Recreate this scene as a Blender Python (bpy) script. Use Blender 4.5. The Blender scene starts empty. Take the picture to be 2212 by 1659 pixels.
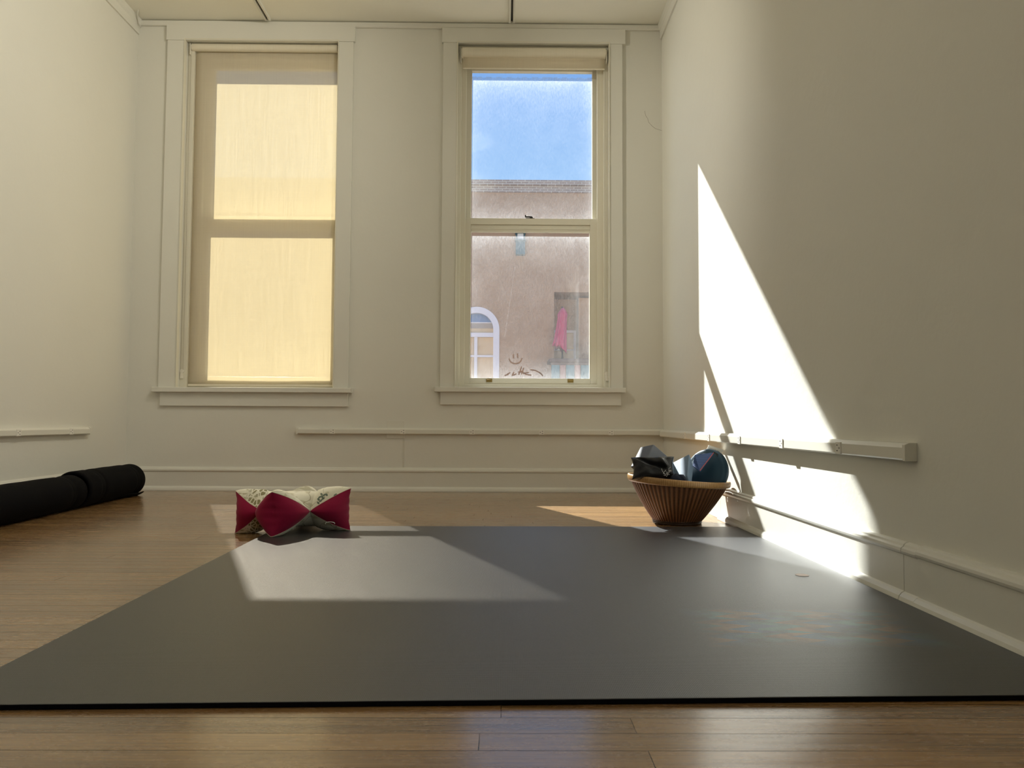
import bpy, bmesh, math, random
from mathutils import Vector, Matrix, noise
random.seed(7)
S = bpy.context.scene
COL = S.collection
PI = math.pi

# ------------------------------------------------------------------ room numbers (metres)
D = 4.7956            # inner face of the window wall
XL, XR = -2.3657, 0.997
H = 3.0
YR = -6.0             # rear wall behind the camera
TH = 0.26             # thickness of the window wall

# ------------------------------------------------------------------ node helpers
def new_mat(name):
    m = bpy.data.materials.new(name); m.use_nodes = True
    nt = m.node_tree
    for n in list(nt.nodes): nt.nodes.remove(n)
    out = nt.nodes.new('ShaderNodeOutputMaterial')
    return m, nt, out
def N(nt, kind, **kw):
    n = nt.nodes.new(kind)
    for k, v in kw.items():
        if k in n.inputs: n.inputs[k].default_value = v
        else: setattr(n, k, v)
    return n
def rgb(c): return (c[0], c[1], c[2], 1.0)
def coords(nt, scale=(1, 1, 1), rot=(0, 0, 0), loc=(0, 0, 0)):
    tc = nt.nodes.new('ShaderNodeTexCoord'); mp = nt.nodes.new('ShaderNodeMapping')
    mp.inputs['Scale'].default_value = scale; mp.inputs['Rotation'].default_value = rot
    mp.inputs['Location'].default_value = loc
    nt.links.new(tc.outputs['Object'], mp.inputs['Vector'])
    return mp.outputs['Vector']
def noise_n(nt, vec, scale, detail=4, rough=0.55):
    n = nt.nodes.new('ShaderNodeTexNoise'); n.inputs['Scale'].default_value = scale
    n.inputs['Detail'].default_value = detail; n.inputs['Roughness'].default_value = rough
    nt.links.new(vec, n.inputs['Vector']); return n.outputs['Fac']
def ramp(nt, fac, stops):
    r = nt.nodes.new('ShaderNodeValToRGB'); el = r.color_ramp.elements
    while len(el) < len(stops): el.new(0.5)
    for e, (p, c) in zip(el, stops):
        e.position = p; e.color = rgb(c) if len(c) == 3 else c
    nt.links.new(fac, r.inputs['Fac']); return r.outputs['Color']
def mix(nt, a, b, fac, mode='MIX'):
    m = nt.nodes.new('ShaderNodeMix'); m.data_type = 'RGBA'; m.blend_type = mode
    for sock, v in ((m.inputs[0], fac), (m.inputs[6], a), (m.inputs[7], b)):
        if hasattr(v, 'is_output'): nt.links.new(v, sock)
        elif isinstance(v, (int, float)): sock.default_value = v
        else: sock.default_value = rgb(v)
    return m.outputs[2]
def math_n(nt, op, a, b=None, clamp=False):
    m = nt.nodes.new('ShaderNodeMath'); m.operation = op; m.use_clamp = clamp
    for i, v in enumerate((a, b)):
        if v is None: continue
        if hasattr(v, 'is_output'): nt.links.new(v, m.inputs[i])
        else: m.inputs[i].default_value = v
    return m.outputs[0]
def bump(nt, height, strength=0.2, dist=0.01, normal=None):
    b = nt.nodes.new('ShaderNodeBump'); b.inputs['Strength'].default_value = strength
    b.inputs['Distance'].default_value = dist
    nt.links.new(height, b.inputs['Height'])
    if normal is not None: nt.links.new(normal, b.inputs['Normal'])
    return b.outputs['Normal']
def bsdf(nt, out, color, rough=0.5, normal=None, **kw):
    p = nt.nodes.new('ShaderNodeBsdfPrincipled')
    if hasattr(color, 'is_output'): nt.links.new(color, p.inputs['Base Color'])
    else: p.inputs['Base Color'].default_value = rgb(color)
    if hasattr(rough, 'is_output'): nt.links.new(rough, p.inputs['Roughness'])
    else: p.inputs['Roughness'].default_value = rough
    if normal is not None: nt.links.new(normal, p.inputs['Normal'])
    for k, v in kw.items(): p.inputs[k.replace('_', ' ')].default_value = v
    nt.links.new(p.outputs[0], out.inputs['Surface']); return p
def sep(nt, vec):
    s = nt.nodes.new('ShaderNodeSeparateXYZ'); nt.links.new(vec, s.inputs[0]); return s.outputs

# ------------------------------------------------------------------ materials
def paint(name, color, rough=0.55, bs=0.25, scale=1.0, dirty=0.05, spec=0.4):
    m, nt, out = new_mat(name)
    v = coords(nt)
    big = noise_n(nt, v, 1.3 * scale, 3)
    fine = noise_n(nt, v, 60 * scale, 6, 0.6)
    mid = noise_n(nt, v, 14 * scale, 4, 0.5)
    dark = tuple(c * (1 - dirty * 2) for c in color)
    c = mix(nt, dark, color, ramp(nt, big, [(0.3, (0, 0, 0)), (0.7, (1, 1, 1))]))
    h = math_n(nt, 'ADD', math_n(nt, 'MULTIPLY', fine, 0.35), math_n(nt, 'MULTIPLY', mid, 1.0))
    nrm = bump(nt, h, bs, 0.006)
    bsdf(nt, out, c, rough, nrm, Specular_IOR_Level=spec)
    return m
M = {}
M['wall'] = paint('wall_paint', (0.74, 0.73, 0.665), 0.6, 0.20, 1.0, 0.015)
M['ceiling'] = paint('ceiling_paint', (0.90, 0.885, 0.80), 0.7, 0.20, 1.0, 0.015)
M['trim'] = paint('trim_paint', (0.74, 0.73, 0.665), 0.35, 0.16, 0.7, 0.012, 0.5)
M['sash'] = paint('sash_paint', (0.74, 0.71, 0.60), 0.32, 0.12, 0.7, 0.012, 0.5)
M['raceway'] = paint('raceway_enamel', (0.74, 0.725, 0.65), 0.35, 0.10, 0.8, 0.015, 0.5)
M['outlet'] = paint('outlet_plastic', (0.82, 0.80, 0.74), 0.3, 0.0, 1.0, 0.0, 0.5)

def simple(name, color, rough=0.5, **kw):
    m, nt, out = new_mat(name); v = coords(nt)
    n = noise_n(nt, v, 40, 3)
    c = mix(nt, tuple(x * 0.9 for x in color), color, n)
    bsdf(nt, out, c, rough, bump(nt, n, 0.08, 0.002), **kw); return m
M['black'] = simple('black_plastic', (0.012, 0.012, 0.012), 0.5)
M['slot'] = simple('slot_black', (0.01, 0.009, 0.006), 0.8)
M['brass'] = simple('brass', (0.42, 0.30, 0.10), 0.35, Metallic=0.9)
M['steel'] = simple('dark_bronze', (0.05, 0.045, 0.04), 0.4, Metallic=0.7)
M['whiteplastic'] = simple('white_plastic', (0.80, 0.77, 0.68), 0.35)
M['chain'] = simple('bead_chain', (0.50, 0.46, 0.36), 0.35, Metallic=0.3)
M['paper'] = simple('white_paper', (0.86, 0.85, 0.80), 0.6)
M['ink'] = simple('grey_ink', (0.30, 0.30, 0.28), 0.7)
M['sticker'] = simple('pale_sticker', (0.62, 0.50, 0.45), 0.5)

def wood_floor():
    m, nt, out = new_mat('oak_strip_floor')
    v = coords(nt)
    br = N(nt, 'ShaderNodeTexBrick', offset=0.0, offset_frequency=2, squash=1.0)
    br.inputs['Color1'].default_value = (0, 0, 0, 1); br.inputs['Color2'].default_value = (1, 1, 1, 1)
    br.inputs['Mortar'].default_value = (0.5, 0.5, 0.5, 1)
    br.inputs['Scale'].default_value = 1.0; br.inputs['Mortar Size'].default_value = 0.0009
    br.inputs['Mortar Smooth'].default_value = 0.3
    br.inputs['Brick Width'].default_value = 1.35; br.inputs['Row Height'].default_value = 0.0565
    vb = coords(nt, loc=(0.0, -0.0255, 0)); sb = sep(nt, vb)
    wn = nt.nodes.new('ShaderNodeTexWhiteNoise'); wn.noise_dimensions = '1D'      # every row of boards starts at its own place
    nt.links.new(math_n(nt, 'FLOOR', math_n(nt, 'DIVIDE', sb[1], 0.0565)), wn.inputs['W'])
    cb = nt.nodes.new('ShaderNodeCombineXYZ')
    nt.links.new(math_n(nt, 'ADD', sb[0], math_n(nt, 'MULTIPLY', wn.outputs['Value'], 1.4)), cb.inputs[0]); nt.links.new(sb[1], cb.inputs[1])
    nt.links.new(cb.outputs[0], br.inputs['Vector'])
    gap = math_n(nt, 'MULTIPLY', br.outputs['Fac'], ramp(nt, noise_n(nt, coords(nt, scale=(1.3, 17.7, 1)), 1.0, 3, 0.6), [(0.38, (0.5, 0.5, 0.5)), (0.60, (1, 1, 1))]))
    # grain: long streaks along X, shifted board by board
    tone = nt.nodes.new('ShaderNodeSeparateColor'); nt.links.new(br.outputs['Color'], tone.inputs[0])
    sh = nt.nodes.new('ShaderNodeCombineXYZ'); nt.links.new(math_n(nt, 'MULTIPLY', tone.outputs[0], 37.0), sh.inputs[0])
    nt.links.new(math_n(nt, 'MULTIPLY', tone.outputs[0], 11.0), sh.inputs[2])
    va = nt.nodes.new('ShaderNodeVectorMath'); va.operation = 'ADD'
    nt.links.new(coords(nt, scale=(2.2, 55, 1)), va.inputs[0]); nt.links.new(sh.outputs[0], va.inputs[1])
    g1 = noise_n(nt, va.outputs[0], 1.4, 6, 0.62)
    g2 = noise_n(nt, coords(nt, scale=(5, 260, 1)), 1.0, 4, 0.6)
    g3 = noise_n(nt, coords(nt, scale=(0.7, 1.5, 1)), 1.6, 3, 0.5)
    base = mix(nt, (0.170, 0.086, 0.030), (0.37, 0.205, 0.078), tone.outputs[0])
    base = mix(nt, base, (0.50, 0.30, 0.125), math_n(nt, 'MULTIPLY', ramp(nt, g1, [(0.42, (0, 0, 0)), (0.66, (1, 1, 1))]), 0.55))
    base = mix(nt, base, (0.12, 0.066, 0.028), math_n(nt, 'MULTIPLY', ramp(nt, g2, [(0.46, (0, 0, 0)), (0.66, (1, 1, 1))]), 0.65))
    base = mix(nt, base, (0.20, 0.12, 0.06), math_n(nt, 'MULTIPLY', ramp(nt, g3, [(0.45, (0, 0, 0)), (0.7, (1, 1, 1))]), 0.3))
    base = mix(nt, base, (0.025, 0.015, 0.008), math_n(nt, 'MULTIPLY', gap, 0.97))
    hgt = math_n(nt, 'SUBTRACT', math_n(nt, 'MULTIPLY', g1, 0.25), gap)
    nrm = bump(nt, hgt, 0.35, 0.0015)
    und = noise_n(nt, coords(nt, scale=(0.9, 17.7, 1)), 1.0, 2)
    nrm = bump(nt, und, 0.35, 0.0035, nrm)
    sc = noise_n(nt, coords(nt, scale=(9, 60, 1)), 1.2, 5, 0.7)
    rg = math_n(nt, 'ADD', 0.14, math_n(nt, 'MULTIPLY', sc, 0.24))
    rg = math_n(nt, 'ADD', rg, math_n(nt, 'MULTIPLY', gap, 0.5), True)
    p = bsdf(nt, out, base, rg, nrm, Coat_Weight=0.55, Coat_Roughness=0.16)
    nt.links.new(math_n(nt, 'MULTIPLY', math_n(nt, 'SUBTRACT', 1.0, gap), 0.55), p.inputs['Specular IOR Level'])
    return m
M['floor'] = wood_floor()

def mat_top():
    m, nt, out = new_mat('charcoal_exercise_mat')
    v = coords(nt)
    s = sep(nt, v)
    fine = noise_n(nt, v, 900, 3, 0.6)
    # embossed ribs: diagonal near the far half, cross ribs elsewhere
    w1 = nt.nodes.new('ShaderNodeTexWave'); w1.bands_direction = 'Y'; w1.inputs['Scale'].default_value = 105
    nt.links.new(v, w1.inputs['Vector'])
    w2 = nt.nodes.new('ShaderNodeTexWave'); w2.bands_direction = 'X'; w2.inputs['Scale'].default_value = 105
    nt.links.new(v, w2.inputs['Vector'])
    ribs = math_n(nt, 'MULTIPLY', w1.outputs['Fac'], w2.outputs['Fac'])
    hh = math_n(nt, 'ADD', math_n(nt, 'MULTIPLY', ribs, 0.6), math_n(nt, 'MULTIPLY', fine, 0.7))
    col = mix(nt, (0.020, 0.021, 0.024), (0.046, 0.048, 0.052), fine)
    # faded printed lozenges, teal / blue / orange, only in one corner of the mat
    P0 = (0.64, 1.635)
    vl = coords(nt, scale=(1, 1, 1), loc=(-P0[0], -P0[1], 0)); sl = sep(nt, vl)
    row = math_n(nt, 'FLOOR', math_n(nt, 'MULTIPLY', sl[1], 19.0))
    odd = math_n(nt, 'MODULO', math_n(nt, 'ADD', row, 40.0), 2.0)
    jag = math_n(nt, 'MULTIPLY', math_n(nt, 'PINGPONG', math_n(nt, 'MULTIPLY', sl[1], 19.0), 0.5), 0.12)
    xx = math_n(nt, 'ADD', math_n(nt, 'ADD', sl[0], math_n(nt, 'MULTIPLY', odd, 0.055)), jag)
    cell = math_n(nt, 'MODULO', math_n(nt, 'ADD', math_n(nt, 'FLOOR', math_n(nt, 'MULTIPLY', math_n(nt, 'ADD', xx, 2.0), 17.0)), row), 3.0)
    cc = ramp(nt, math_n(nt, 'DIVIDE', math_n(nt, 'ADD', cell, 0.5), 3.0), [(0.0, (0.055, 0.17, 0.19)), (0.33, (0.24, 0.135, 0.075)), (0.66, (0.05, 0.12, 0.22))])
    cc_node = nt.nodes[-1]
    for n in nt.nodes:
        if n.type == 'VALTORGB': last = n
    last.color_ramp.interpolation = 'CONSTANT'
    ex = math_n(nt, 'SUBTRACT', 1.0, math_n(nt, 'DIVIDE', math_n(nt, 'ABSOLUTE', sl[0]), 0.25), True)
    ey = math_n(nt, 'SUBTRACT', 1.0, math_n(nt, 'DIVIDE', math_n(nt, 'ABSOLUTE', sl[1]), 0.16), True)
    msk = math_n(nt, 'MULTIPLY', math_n(nt, 'MINIMUM', math_n(nt, 'MULTIPLY', ex, 3.0), math_n(nt, 'MULTIPLY', ey, 2.2), True),
                 ramp(nt, noise_n(nt, v, 9, 4, 0.7), [(0.36, (0, 0, 0)), (0.60, (1, 1, 1))]))
    msk = math_n(nt, 'MULTIPLY', msk, 0.9, True)
    col = mix(nt, col, cc, msk)
    nrm = bump(nt, hh, 0.45, 0.0012)
    bsdf(nt, out, col, 0.33, nrm, Specular_IOR_Level=1.0)
    return m
M['mat'] = mat_top()

def rubber(name, color, rough=0.75):
    m, nt, out = new_mat(name); v = coords(nt)
    a = noise_n(nt, coords(nt, scale=(1, 5, 1)), 160, 3, 0.6)
    bsdf(nt, out, mix(nt, tuple(c * 0.6 for c in color), color, a), rough, bump(nt, a, 0.5, 0.0015), Specular_IOR_Level=0.08)
    return m
M['roll'] = rubber('black_ribbed_rubber', (0.0035, 0.0035, 0.0045), 0.8)
M['roll_strap'] = rubber('black_strap_webbing', (0.003, 0.003, 0.0035))

def glass_mat(dirt_scale=1.0):
    m, nt, out = new_mat('dusty_window_glass')
    v = coords(nt)
    at = nt.nodes.new('ShaderNodeAttribute'); at.attribute_name = 'dust'
    n1 = noise_n(nt, coords(nt, scale=(1, 1, 0.35), rot=(0, 0.35, 0)), 130, 5, 0.75)
    n2 = noise_n(nt, v, 9, 4, 0.6)
    n3 = noise_n(nt, v, 600, 2, 0.5)
    k = math_n(nt, 'MULTIPLY', at.outputs['Fac'], math_n(nt, 'ADD', 0.35, math_n(nt, 'MULTIPLY', ramp(nt, n1, [(0.3, (0, 0, 0)), (0.75, (1, 1, 1))]), 0.9)))
    k = math_n(nt, 'MULTIPLY', k, math_n(nt, 'ADD', 0.5, n2))
    k = math_n(nt, 'MULTIPLY', k, math_n(nt, 'ADD', 0.17, math_n(nt, 'MULTIPLY', n3, 0.60)), True)
    tr = nt.nodes.new('ShaderNodeBsdfTransparent'); tr.inputs[0].default_value = (0.975, 0.985, 0.98, 1)
    gl = nt.nodes.new('ShaderNodeBsdfGlossy'); gl.inputs['Roughness'].default_value = 0.03
    g = nt.nodes.new('ShaderNodeMixShader'); g.inputs[0].default_value = 0.035
    nt.links.new(tr.outputs[0], g.inputs[1]); nt.links.new(gl.outputs[0], g.inputs[2])
    tl = nt.nodes.new('ShaderNodeBsdfTranslucent'); tl.inputs[0].default_value = (0.80, 0.82, 0.84, 1)
    df = nt.nodes.new('ShaderNodeBsdfDiffuse'); df.inputs[0].default_value = (0.5, 0.48, 0.44, 1)
    d = nt.nodes.new('ShaderNodeMixShader'); d.inputs[0].default_value = 0.35
    nt.links.new(tl.outputs[0], d.inputs[1]); nt.links.new(df.outputs[0], d.inputs[2])
    f = nt.nodes.new('ShaderNodeMixShader'); nt.links.new(k, f.inputs[0])
    nt.links.new(g.outputs[0], f.inputs[1]); nt.links.new(d.outputs[0], f.inputs[2])
    nt.links.new(f.outputs[0], out.inputs['Surface'])
    return m
M['glass'] = glass_mat()

def blind_mat():
    m, nt, out = new_mat('woven_cream_blind')
    v = coords(nt)
    warp = noise_n(nt, coords(nt, scale=(420, 1, 3)), 1.0, 3, 0.6)
    weft = noise_n(nt, coords(nt, scale=(4, 1, 420)), 1.0, 2, 0.5)
    w = math_n(nt, 'ADD', math_n(nt, 'MULTIPLY', warp, 0.7), math_n(nt, 'MULTIPLY', weft, 0.3))
    c1 = ramp(nt, w, [(0.35, (0.50, 0.435, 0.28)), (0.65, (0.60, 0.53, 0.355))])
    tl = nt.nodes.new('ShaderNodeBsdfTranslucent'); nt.links.new(c1, tl.inputs[0])
    df = nt.nodes.new('ShaderNodeBsdfDiffuse'); df.inputs[0].default_value = (0.92, 0.87, 0.74, 1)
    a = nt.nodes.new('ShaderNodeMixShader'); a.inputs[0].default_value = 0.60
    nt.links.new(tl.outputs[0], a.inputs[1]); nt.links.new(df.outputs[0], a.inputs[2])
    tr = nt.nodes.new('ShaderNodeBsdfTransparent'); tr.inputs[0].default_value = (1, 0.95, 0.88, 1)
    b = nt.nodes.new('ShaderNodeMixShader')
    k = math_n(nt, 'MULTIPLY', ramp(nt, w, [(0.35, (0.72, 0.72, 0.72)), (0.65, (1, 1, 1))]), 0.36)
    nt.links.new(k, b.inputs[0])
    nt.links.new(a.outputs[0], b.inputs[1]); nt.links.new(tr.outputs[0], b.inputs[2])
    nt.links.new(b.outputs[0], out.inputs['Surface'])
    return m
M['blind'] = blind_mat()
def blind_solid():
    m, nt, out = new_mat('cream_blind_cloth_rolled')
    w = noise_n(nt, coords(nt, scale=(300, 1, 3)), 1.0, 3)
    bsdf(nt, out, mix(nt, (0.72, 0.66, 0.52), (0.80, 0.75, 0.62), w), 0.7)
    return m
M['blind_roll'] = blind_solid()

def cloth(name, c1, c2, rough=0.85, sc=400, bs=0.2, sheen=0.2):
    m, nt, out = new_mat(name); v = coords(nt)
    n = noise_n(nt, v, sc, 3); b = noise_n(nt, v, 12, 3)
    c = mix(nt, c1, c2, n)
    nrm = bump(nt, math_n(nt, 'ADD', math_n(nt, 'MULTIPLY', n, 0.1), b), bs, 0.006)
    bsdf(nt, out, c, rough, nrm, Sheen_Weight=sheen, Specular_IOR_Level=0.25); return m
M['crimson'] = cloth('crimson_cotton', (0.22, 0.001, 0.030), (0.30, 0.002, 0.046), 0.8, 500, 0.25, 0.1)
def floral(name, kind):
    m, nt, out = new_mat(name); v = coords(nt)
    base = (0.74, 0.71, 0.58)
    if kind == 'scales':
        vo = nt.nodes.new('ShaderNodeTexVoronoi'); vo.feature = 'DISTANCE_TO_EDGE'; vo.inputs['Scale'].default_value = 78
        nt.links.new(coords(nt, scale=(1, 0.3, 0.75), rot=(0, 0.5, 0)), vo.inputs['Vector'])
        cells = ramp(nt, vo.outputs['Distance'], [(0.09, (0, 0, 0)), (0.15, (1, 1, 1))])
        px = math_n(nt, 'MULTIPLY', math_n(nt, 'ADD', sep(nt, v)[0], 1.004), 40.0, True)
        area = math_n(nt, 'MULTIPLY', px, ramp(nt, noise_n(nt, v, 14, 1), [(0.30, (0, 0, 0)), (0.36, (1, 1, 1))]))
        c = mix(nt, base, (0.20, 0.175, 0.07), math_n(nt, 'MULTIPLY', math_n(nt, 'MULTIPLY', cells, area), 0.9))
        ln = ramp(nt, noise_n(nt, coords(nt, scale=(1, 1, 2.6), rot=(0, 0.6, 0)), 42, 2, 0.4), [(0.52, (0, 0, 0)), (0.60, (1, 1, 1))])
        c = mix(nt, c, (0.30, 0.27, 0.13), math_n(nt, 'MULTIPLY', math_n(nt, 'MULTIPLY', ln, math_n(nt, 'SUBTRACT', 1.0, area)), 0.75))
    else:
        xyz = sep(nt, v)
        fl = ramp(nt, noise_n(nt, coords(nt, scale=(1, 1, 1.8), rot=(0, -0.6, 0)), 26, 2, 0.4), [(0.56, (0, 0, 0)), (0.62, (1, 1, 1))])
        c = mix(nt, base, (0.44, 0.40, 0.24), math_n(nt, 'MULTIPLY', fl, 0.55))
        lines = ramp(nt, math_n(nt, 'ABSOLUTE', math_n(nt, 'SUBTRACT', noise_n(nt, v, 13, 1, 0.3), 0.46)), [(0.004, (1, 1, 1)), (0.012, (0, 0, 0))])
        c = mix(nt, c, (0.30, 0.25, 0.13), math_n(nt, 'MULTIPLY', lines, 0.7))
        leaves = [(-0.712, 0.153), (-0.7, 0.151), (-0.691, 0.152), (-0.716, 0.143), (-0.706, 0.144), (-0.701, 0.138), (-0.719, 0.135), (-0.709, 0.13), (-0.717, 0.123), (-0.656, 0.152)]
        tot = None
        for k, (lx, lz) in enumerate(leaves):      # little green leaves printed in one spray
            a = (0.5 if k % 2 else -0.5)
            dx = math_n(nt, 'SUBTRACT', xyz[0], lx); dz = math_n(nt, 'SUBTRACT', xyz[2], lz)
            p = math_n(nt, 'ADD', math_n(nt, 'MULTIPLY', dx, math.cos(a)), math_n(nt, 'MULTIPLY', dz, math.sin(a)))
            q = math_n(nt, 'SUBTRACT', math_n(nt, 'MULTIPLY', dz, math.cos(a)), math_n(nt, 'MULTIPLY', dx, math.sin(a)))
            e = math_n(nt, 'ADD', math_n(nt, 'POWER', math_n(nt, 'ABSOLUTE', math_n(nt, 'DIVIDE', p, 0.0066)), 2.0), math_n(nt, 'POWER', math_n(nt, 'ABSOLUTE', math_n(nt, 'DIVIDE', q, 0.0036)), 2.0))
            m1 = math_n(nt, 'LESS_THAN', e, 1.0)
            tot = m1 if tot is None else math_n(nt, 'MAXIMUM', tot, m1)
        c = mix(nt, c, (0.085, 0.125, 0.095), math_n(nt, 'MULTIPLY', tot, 0.92))
    n = noise_n(nt, v, 450, 3)
    bsdf(nt, out, c, 0.85, bump(nt, n, 0.15, 0.001), Specular_IOR_Level=0.2); return m
M['floral'] = floral('cream_leaf_print_cotton', 'leaf')
M['scales'] = floral('cream_olive_scale_print_cotton', 'scales')
M['piping'] = cloth('cream_seam_cord', (0.55, 0.48, 0.36), (0.62, 0.55, 0.42), 0.8, 700, 0.1)

def wicker():
    m, nt, out = new_mat('brown_wicker'); v = coords(nt)
    at = nt.nodes.new('ShaderNodeAttribute'); at.attribute_name = 'weave'
    n = noise_n(nt, v, 90, 4, 0.6); b = noise_n(nt, v, 16, 3, 0.6)
    c = mix(nt, (0.014, 0.005, 0.002), (0.24, 0.105, 0.046), ramp(nt, at.outputs['Fac'], [(0.25, (0, 0, 0)), (0.9, (1, 1, 1))]))
    c = mix(nt, c, (0.20, 0.085, 0.03), math_n(nt, 'MULTIPLY', n, 0.5))
    c = mix(nt, c, (0.10, 0.04, 0.018), math_n(nt, 'MULTIPLY', ramp(nt, b, [(0.4, (0, 0, 0)), (0.7, (1, 1, 1))]), 0.5))
    bsdf(nt, out, c, 0.45, bump(nt, n, 0.3, 0.001), Specular_IOR_Level=0.4); return m
M['wicker'] = wicker()
def rim_wood():
    m, nt, out = new_mat('honey_rattan_band')
    at = nt.nodes.new('ShaderNodeAttribute'); at.attribute_name = 'weave'
    n = noise_n(nt, coords(nt, scale=(1, 1, 5)), 30, 4, 0.6)
    c = mix(nt, (0.30, 0.155, 0.05), (0.60, 0.38, 0.16), n)
    c = mix(nt, c, (0.16, 0.07, 0.02), math_n(nt, 'MULTIPLY', math_n(nt, 'SUBTRACT', 1.0, at.outputs['Fac']), 0.6))
    bsdf(nt, out, c, 0.4, bump(nt, n, 0.2, 0.001), Specular_IOR_Level=0.45); return m
M['rim'] = rim_wood()
M['dark_wicker'] = cloth('dark_stained_cane', (0.02, 0.010, 0.006), (0.05, 0.024, 0.012), 0.5, 120, 0.5, 0)

def foam(name, c, rough=0.55):
    m, nt, out = new_mat(name); v = coords(nt)
    n = noise_n(nt, v, 350, 3)
    bsdf(nt, out, mix(nt, tuple(x * 0.85 for x in c), c, n), rough, bump(nt, n, 0.2, 0.0008), Specular_IOR_Level=0.4); return m
M['foam_grey'] = foam('grey_foam', (0.115, 0.125, 0.15))
M['foam_blue'] = foam('slate_blue_foam', (0.17, 0.25, 0.36))
M['teal'] = foam('deep_teal_rubber', (0.016, 0.060, 0.105), 0.55)
M['satin'] = cloth('black_satin', (0.010, 0.010, 0.011), (0.020, 0.020, 0.021), 0.26, 300, 0.9, 0.0)
M['navy'] = cloth('navy_fleece', (0.006, 0.010, 0.025), (0.010, 0.016, 0.035), 0.9, 300, 0.3, 0.1)
M['red_cloth'] = cloth('dark_red_cloth', (0.10, 0.012, 0.010), (0.16, 0.02, 0.015), 0.8, 300, 0.3, 0.1)
def ribbed():
    m, nt, out = new_mat('blue_ribbed_webbing')
    w = nt.nodes.new('ShaderNodeTexWave'); w.bands_direction = 'Z'; w.inputs['Scale'].default_value = 75
    nt.links.new(coords(nt), w.inputs['Vector'])
    c = mix(nt, (0.018, 0.045, 0.16), (0.10, 0.19, 0.46), w.outputs['Fac'])
    bsdf(nt, out, c, 0.6, bump(nt, w.outputs['Fac'], 0.5, 0.002)); return m
M['ribbed'] = ribbed()
M['coral'] = simple('coral_trim', (0.60, 0.12, 0.09), 0.6)
M['thread'] = simple('white_thread', (0.75, 0.75, 0.72), 0.6)

# exterior
def stucco(name, c1, c2):
    m, nt, out = new_mat(name); v = coords(nt)
    n = noise_n(nt, v, 0.9, 5, 0.65); f = noise_n(nt, v, 26, 5, 0.7)
    c = mix(nt, c1, c2, ramp(nt, n, [(0.3, (0, 0, 0)), (0.7, (1, 1, 1))]))
    c = mix(nt, c, tuple(x * 0.7 for x in c1), math_n(nt, 'MULTIPLY', f, 0.5))
    bsdf(nt, out, c, 0.9, bump(nt, f, 0.5, 0.03), Specular_IOR_Level=0.2); return m
M['stucco'] = stucco('tan_stucco', (0.42, 0.265, 0.165), (0.52, 0.34, 0.22))
M['stucco_own'] = stucco('cream_stucco', (0.66, 0.54, 0.42), (0.76, 0.64, 0.51))
M['pavement'] = stucco('grey_pavement', (0.44, 0.37, 0.30), (0.52, 0.45, 0.37))
def brick_cap():
    m, nt, out = new_mat('weathered_parapet_brick')
    br = N(nt, 'ShaderNodeTexBrick')
    br.inputs['Color1'].default_value = (0.24, 0.17, 0.15, 1); br.inputs['Color2'].default_value = (0.32, 0.24, 0.21, 1)
    br.inputs['Mortar'].default_value = (0.52, 0.48, 0.44, 1); br.inputs['Scale'].default_value = 1.0
    br.inputs['Mortar Size'].default_value = 0.009; br.inputs['Brick Width'].default_value = 0.20; br.inputs['Row Height'].default_value = 0.058
    nt.links.new(coords(nt, rot=(PI / 2, 0, 0)), br.inputs['Vector'])
    bsdf(nt, out, br.outputs['Color'], 0.9); return m
M['brickcap'] = brick_cap()
M['ext_white'] = simple('lavender_white_frame', (0.72, 0.68, 0.74), 0.5)
M['ext_dark'] = simple('shadow_brown_plaster', (0.30, 0.22, 0.185), 0.9)
M['ext_amber'] = simple('amber_curtained_pane', (0.62, 0.44, 0.26), 0.4)
M['ext_blue'] = simple('blue_painted_pane', (0.10, 0.19, 0.42), 0.15)
M['ext_grey'] = simple('grey_shade_pane', (0.34, 0.28, 0.25), 0.5)
M['pink'] = cloth('faded_pink_canvas', (0.46, 0.045, 0.12), (0.56, 0.075, 0.16), 0.85, 60, 0.2)
M['timber'] = simple('dark_rail_timber', (0.13, 0.08, 0.065), 0.7)
M['tealpaint'] = simple('teal_painted_board', (0.05, 0.15, 0.19), 0.6)
M['rosepaint'] = simple('faded_rose_board', (0.34, 0.18, 0.155), 0.7)
M['lampteal'] = simple('verdigris_lantern', (0.05, 0.13, 0.16), 0.6)
M['lampglass'] = simple('frosted_lantern_glass', (0.75, 0.75, 0.74), 0.3)

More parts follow.
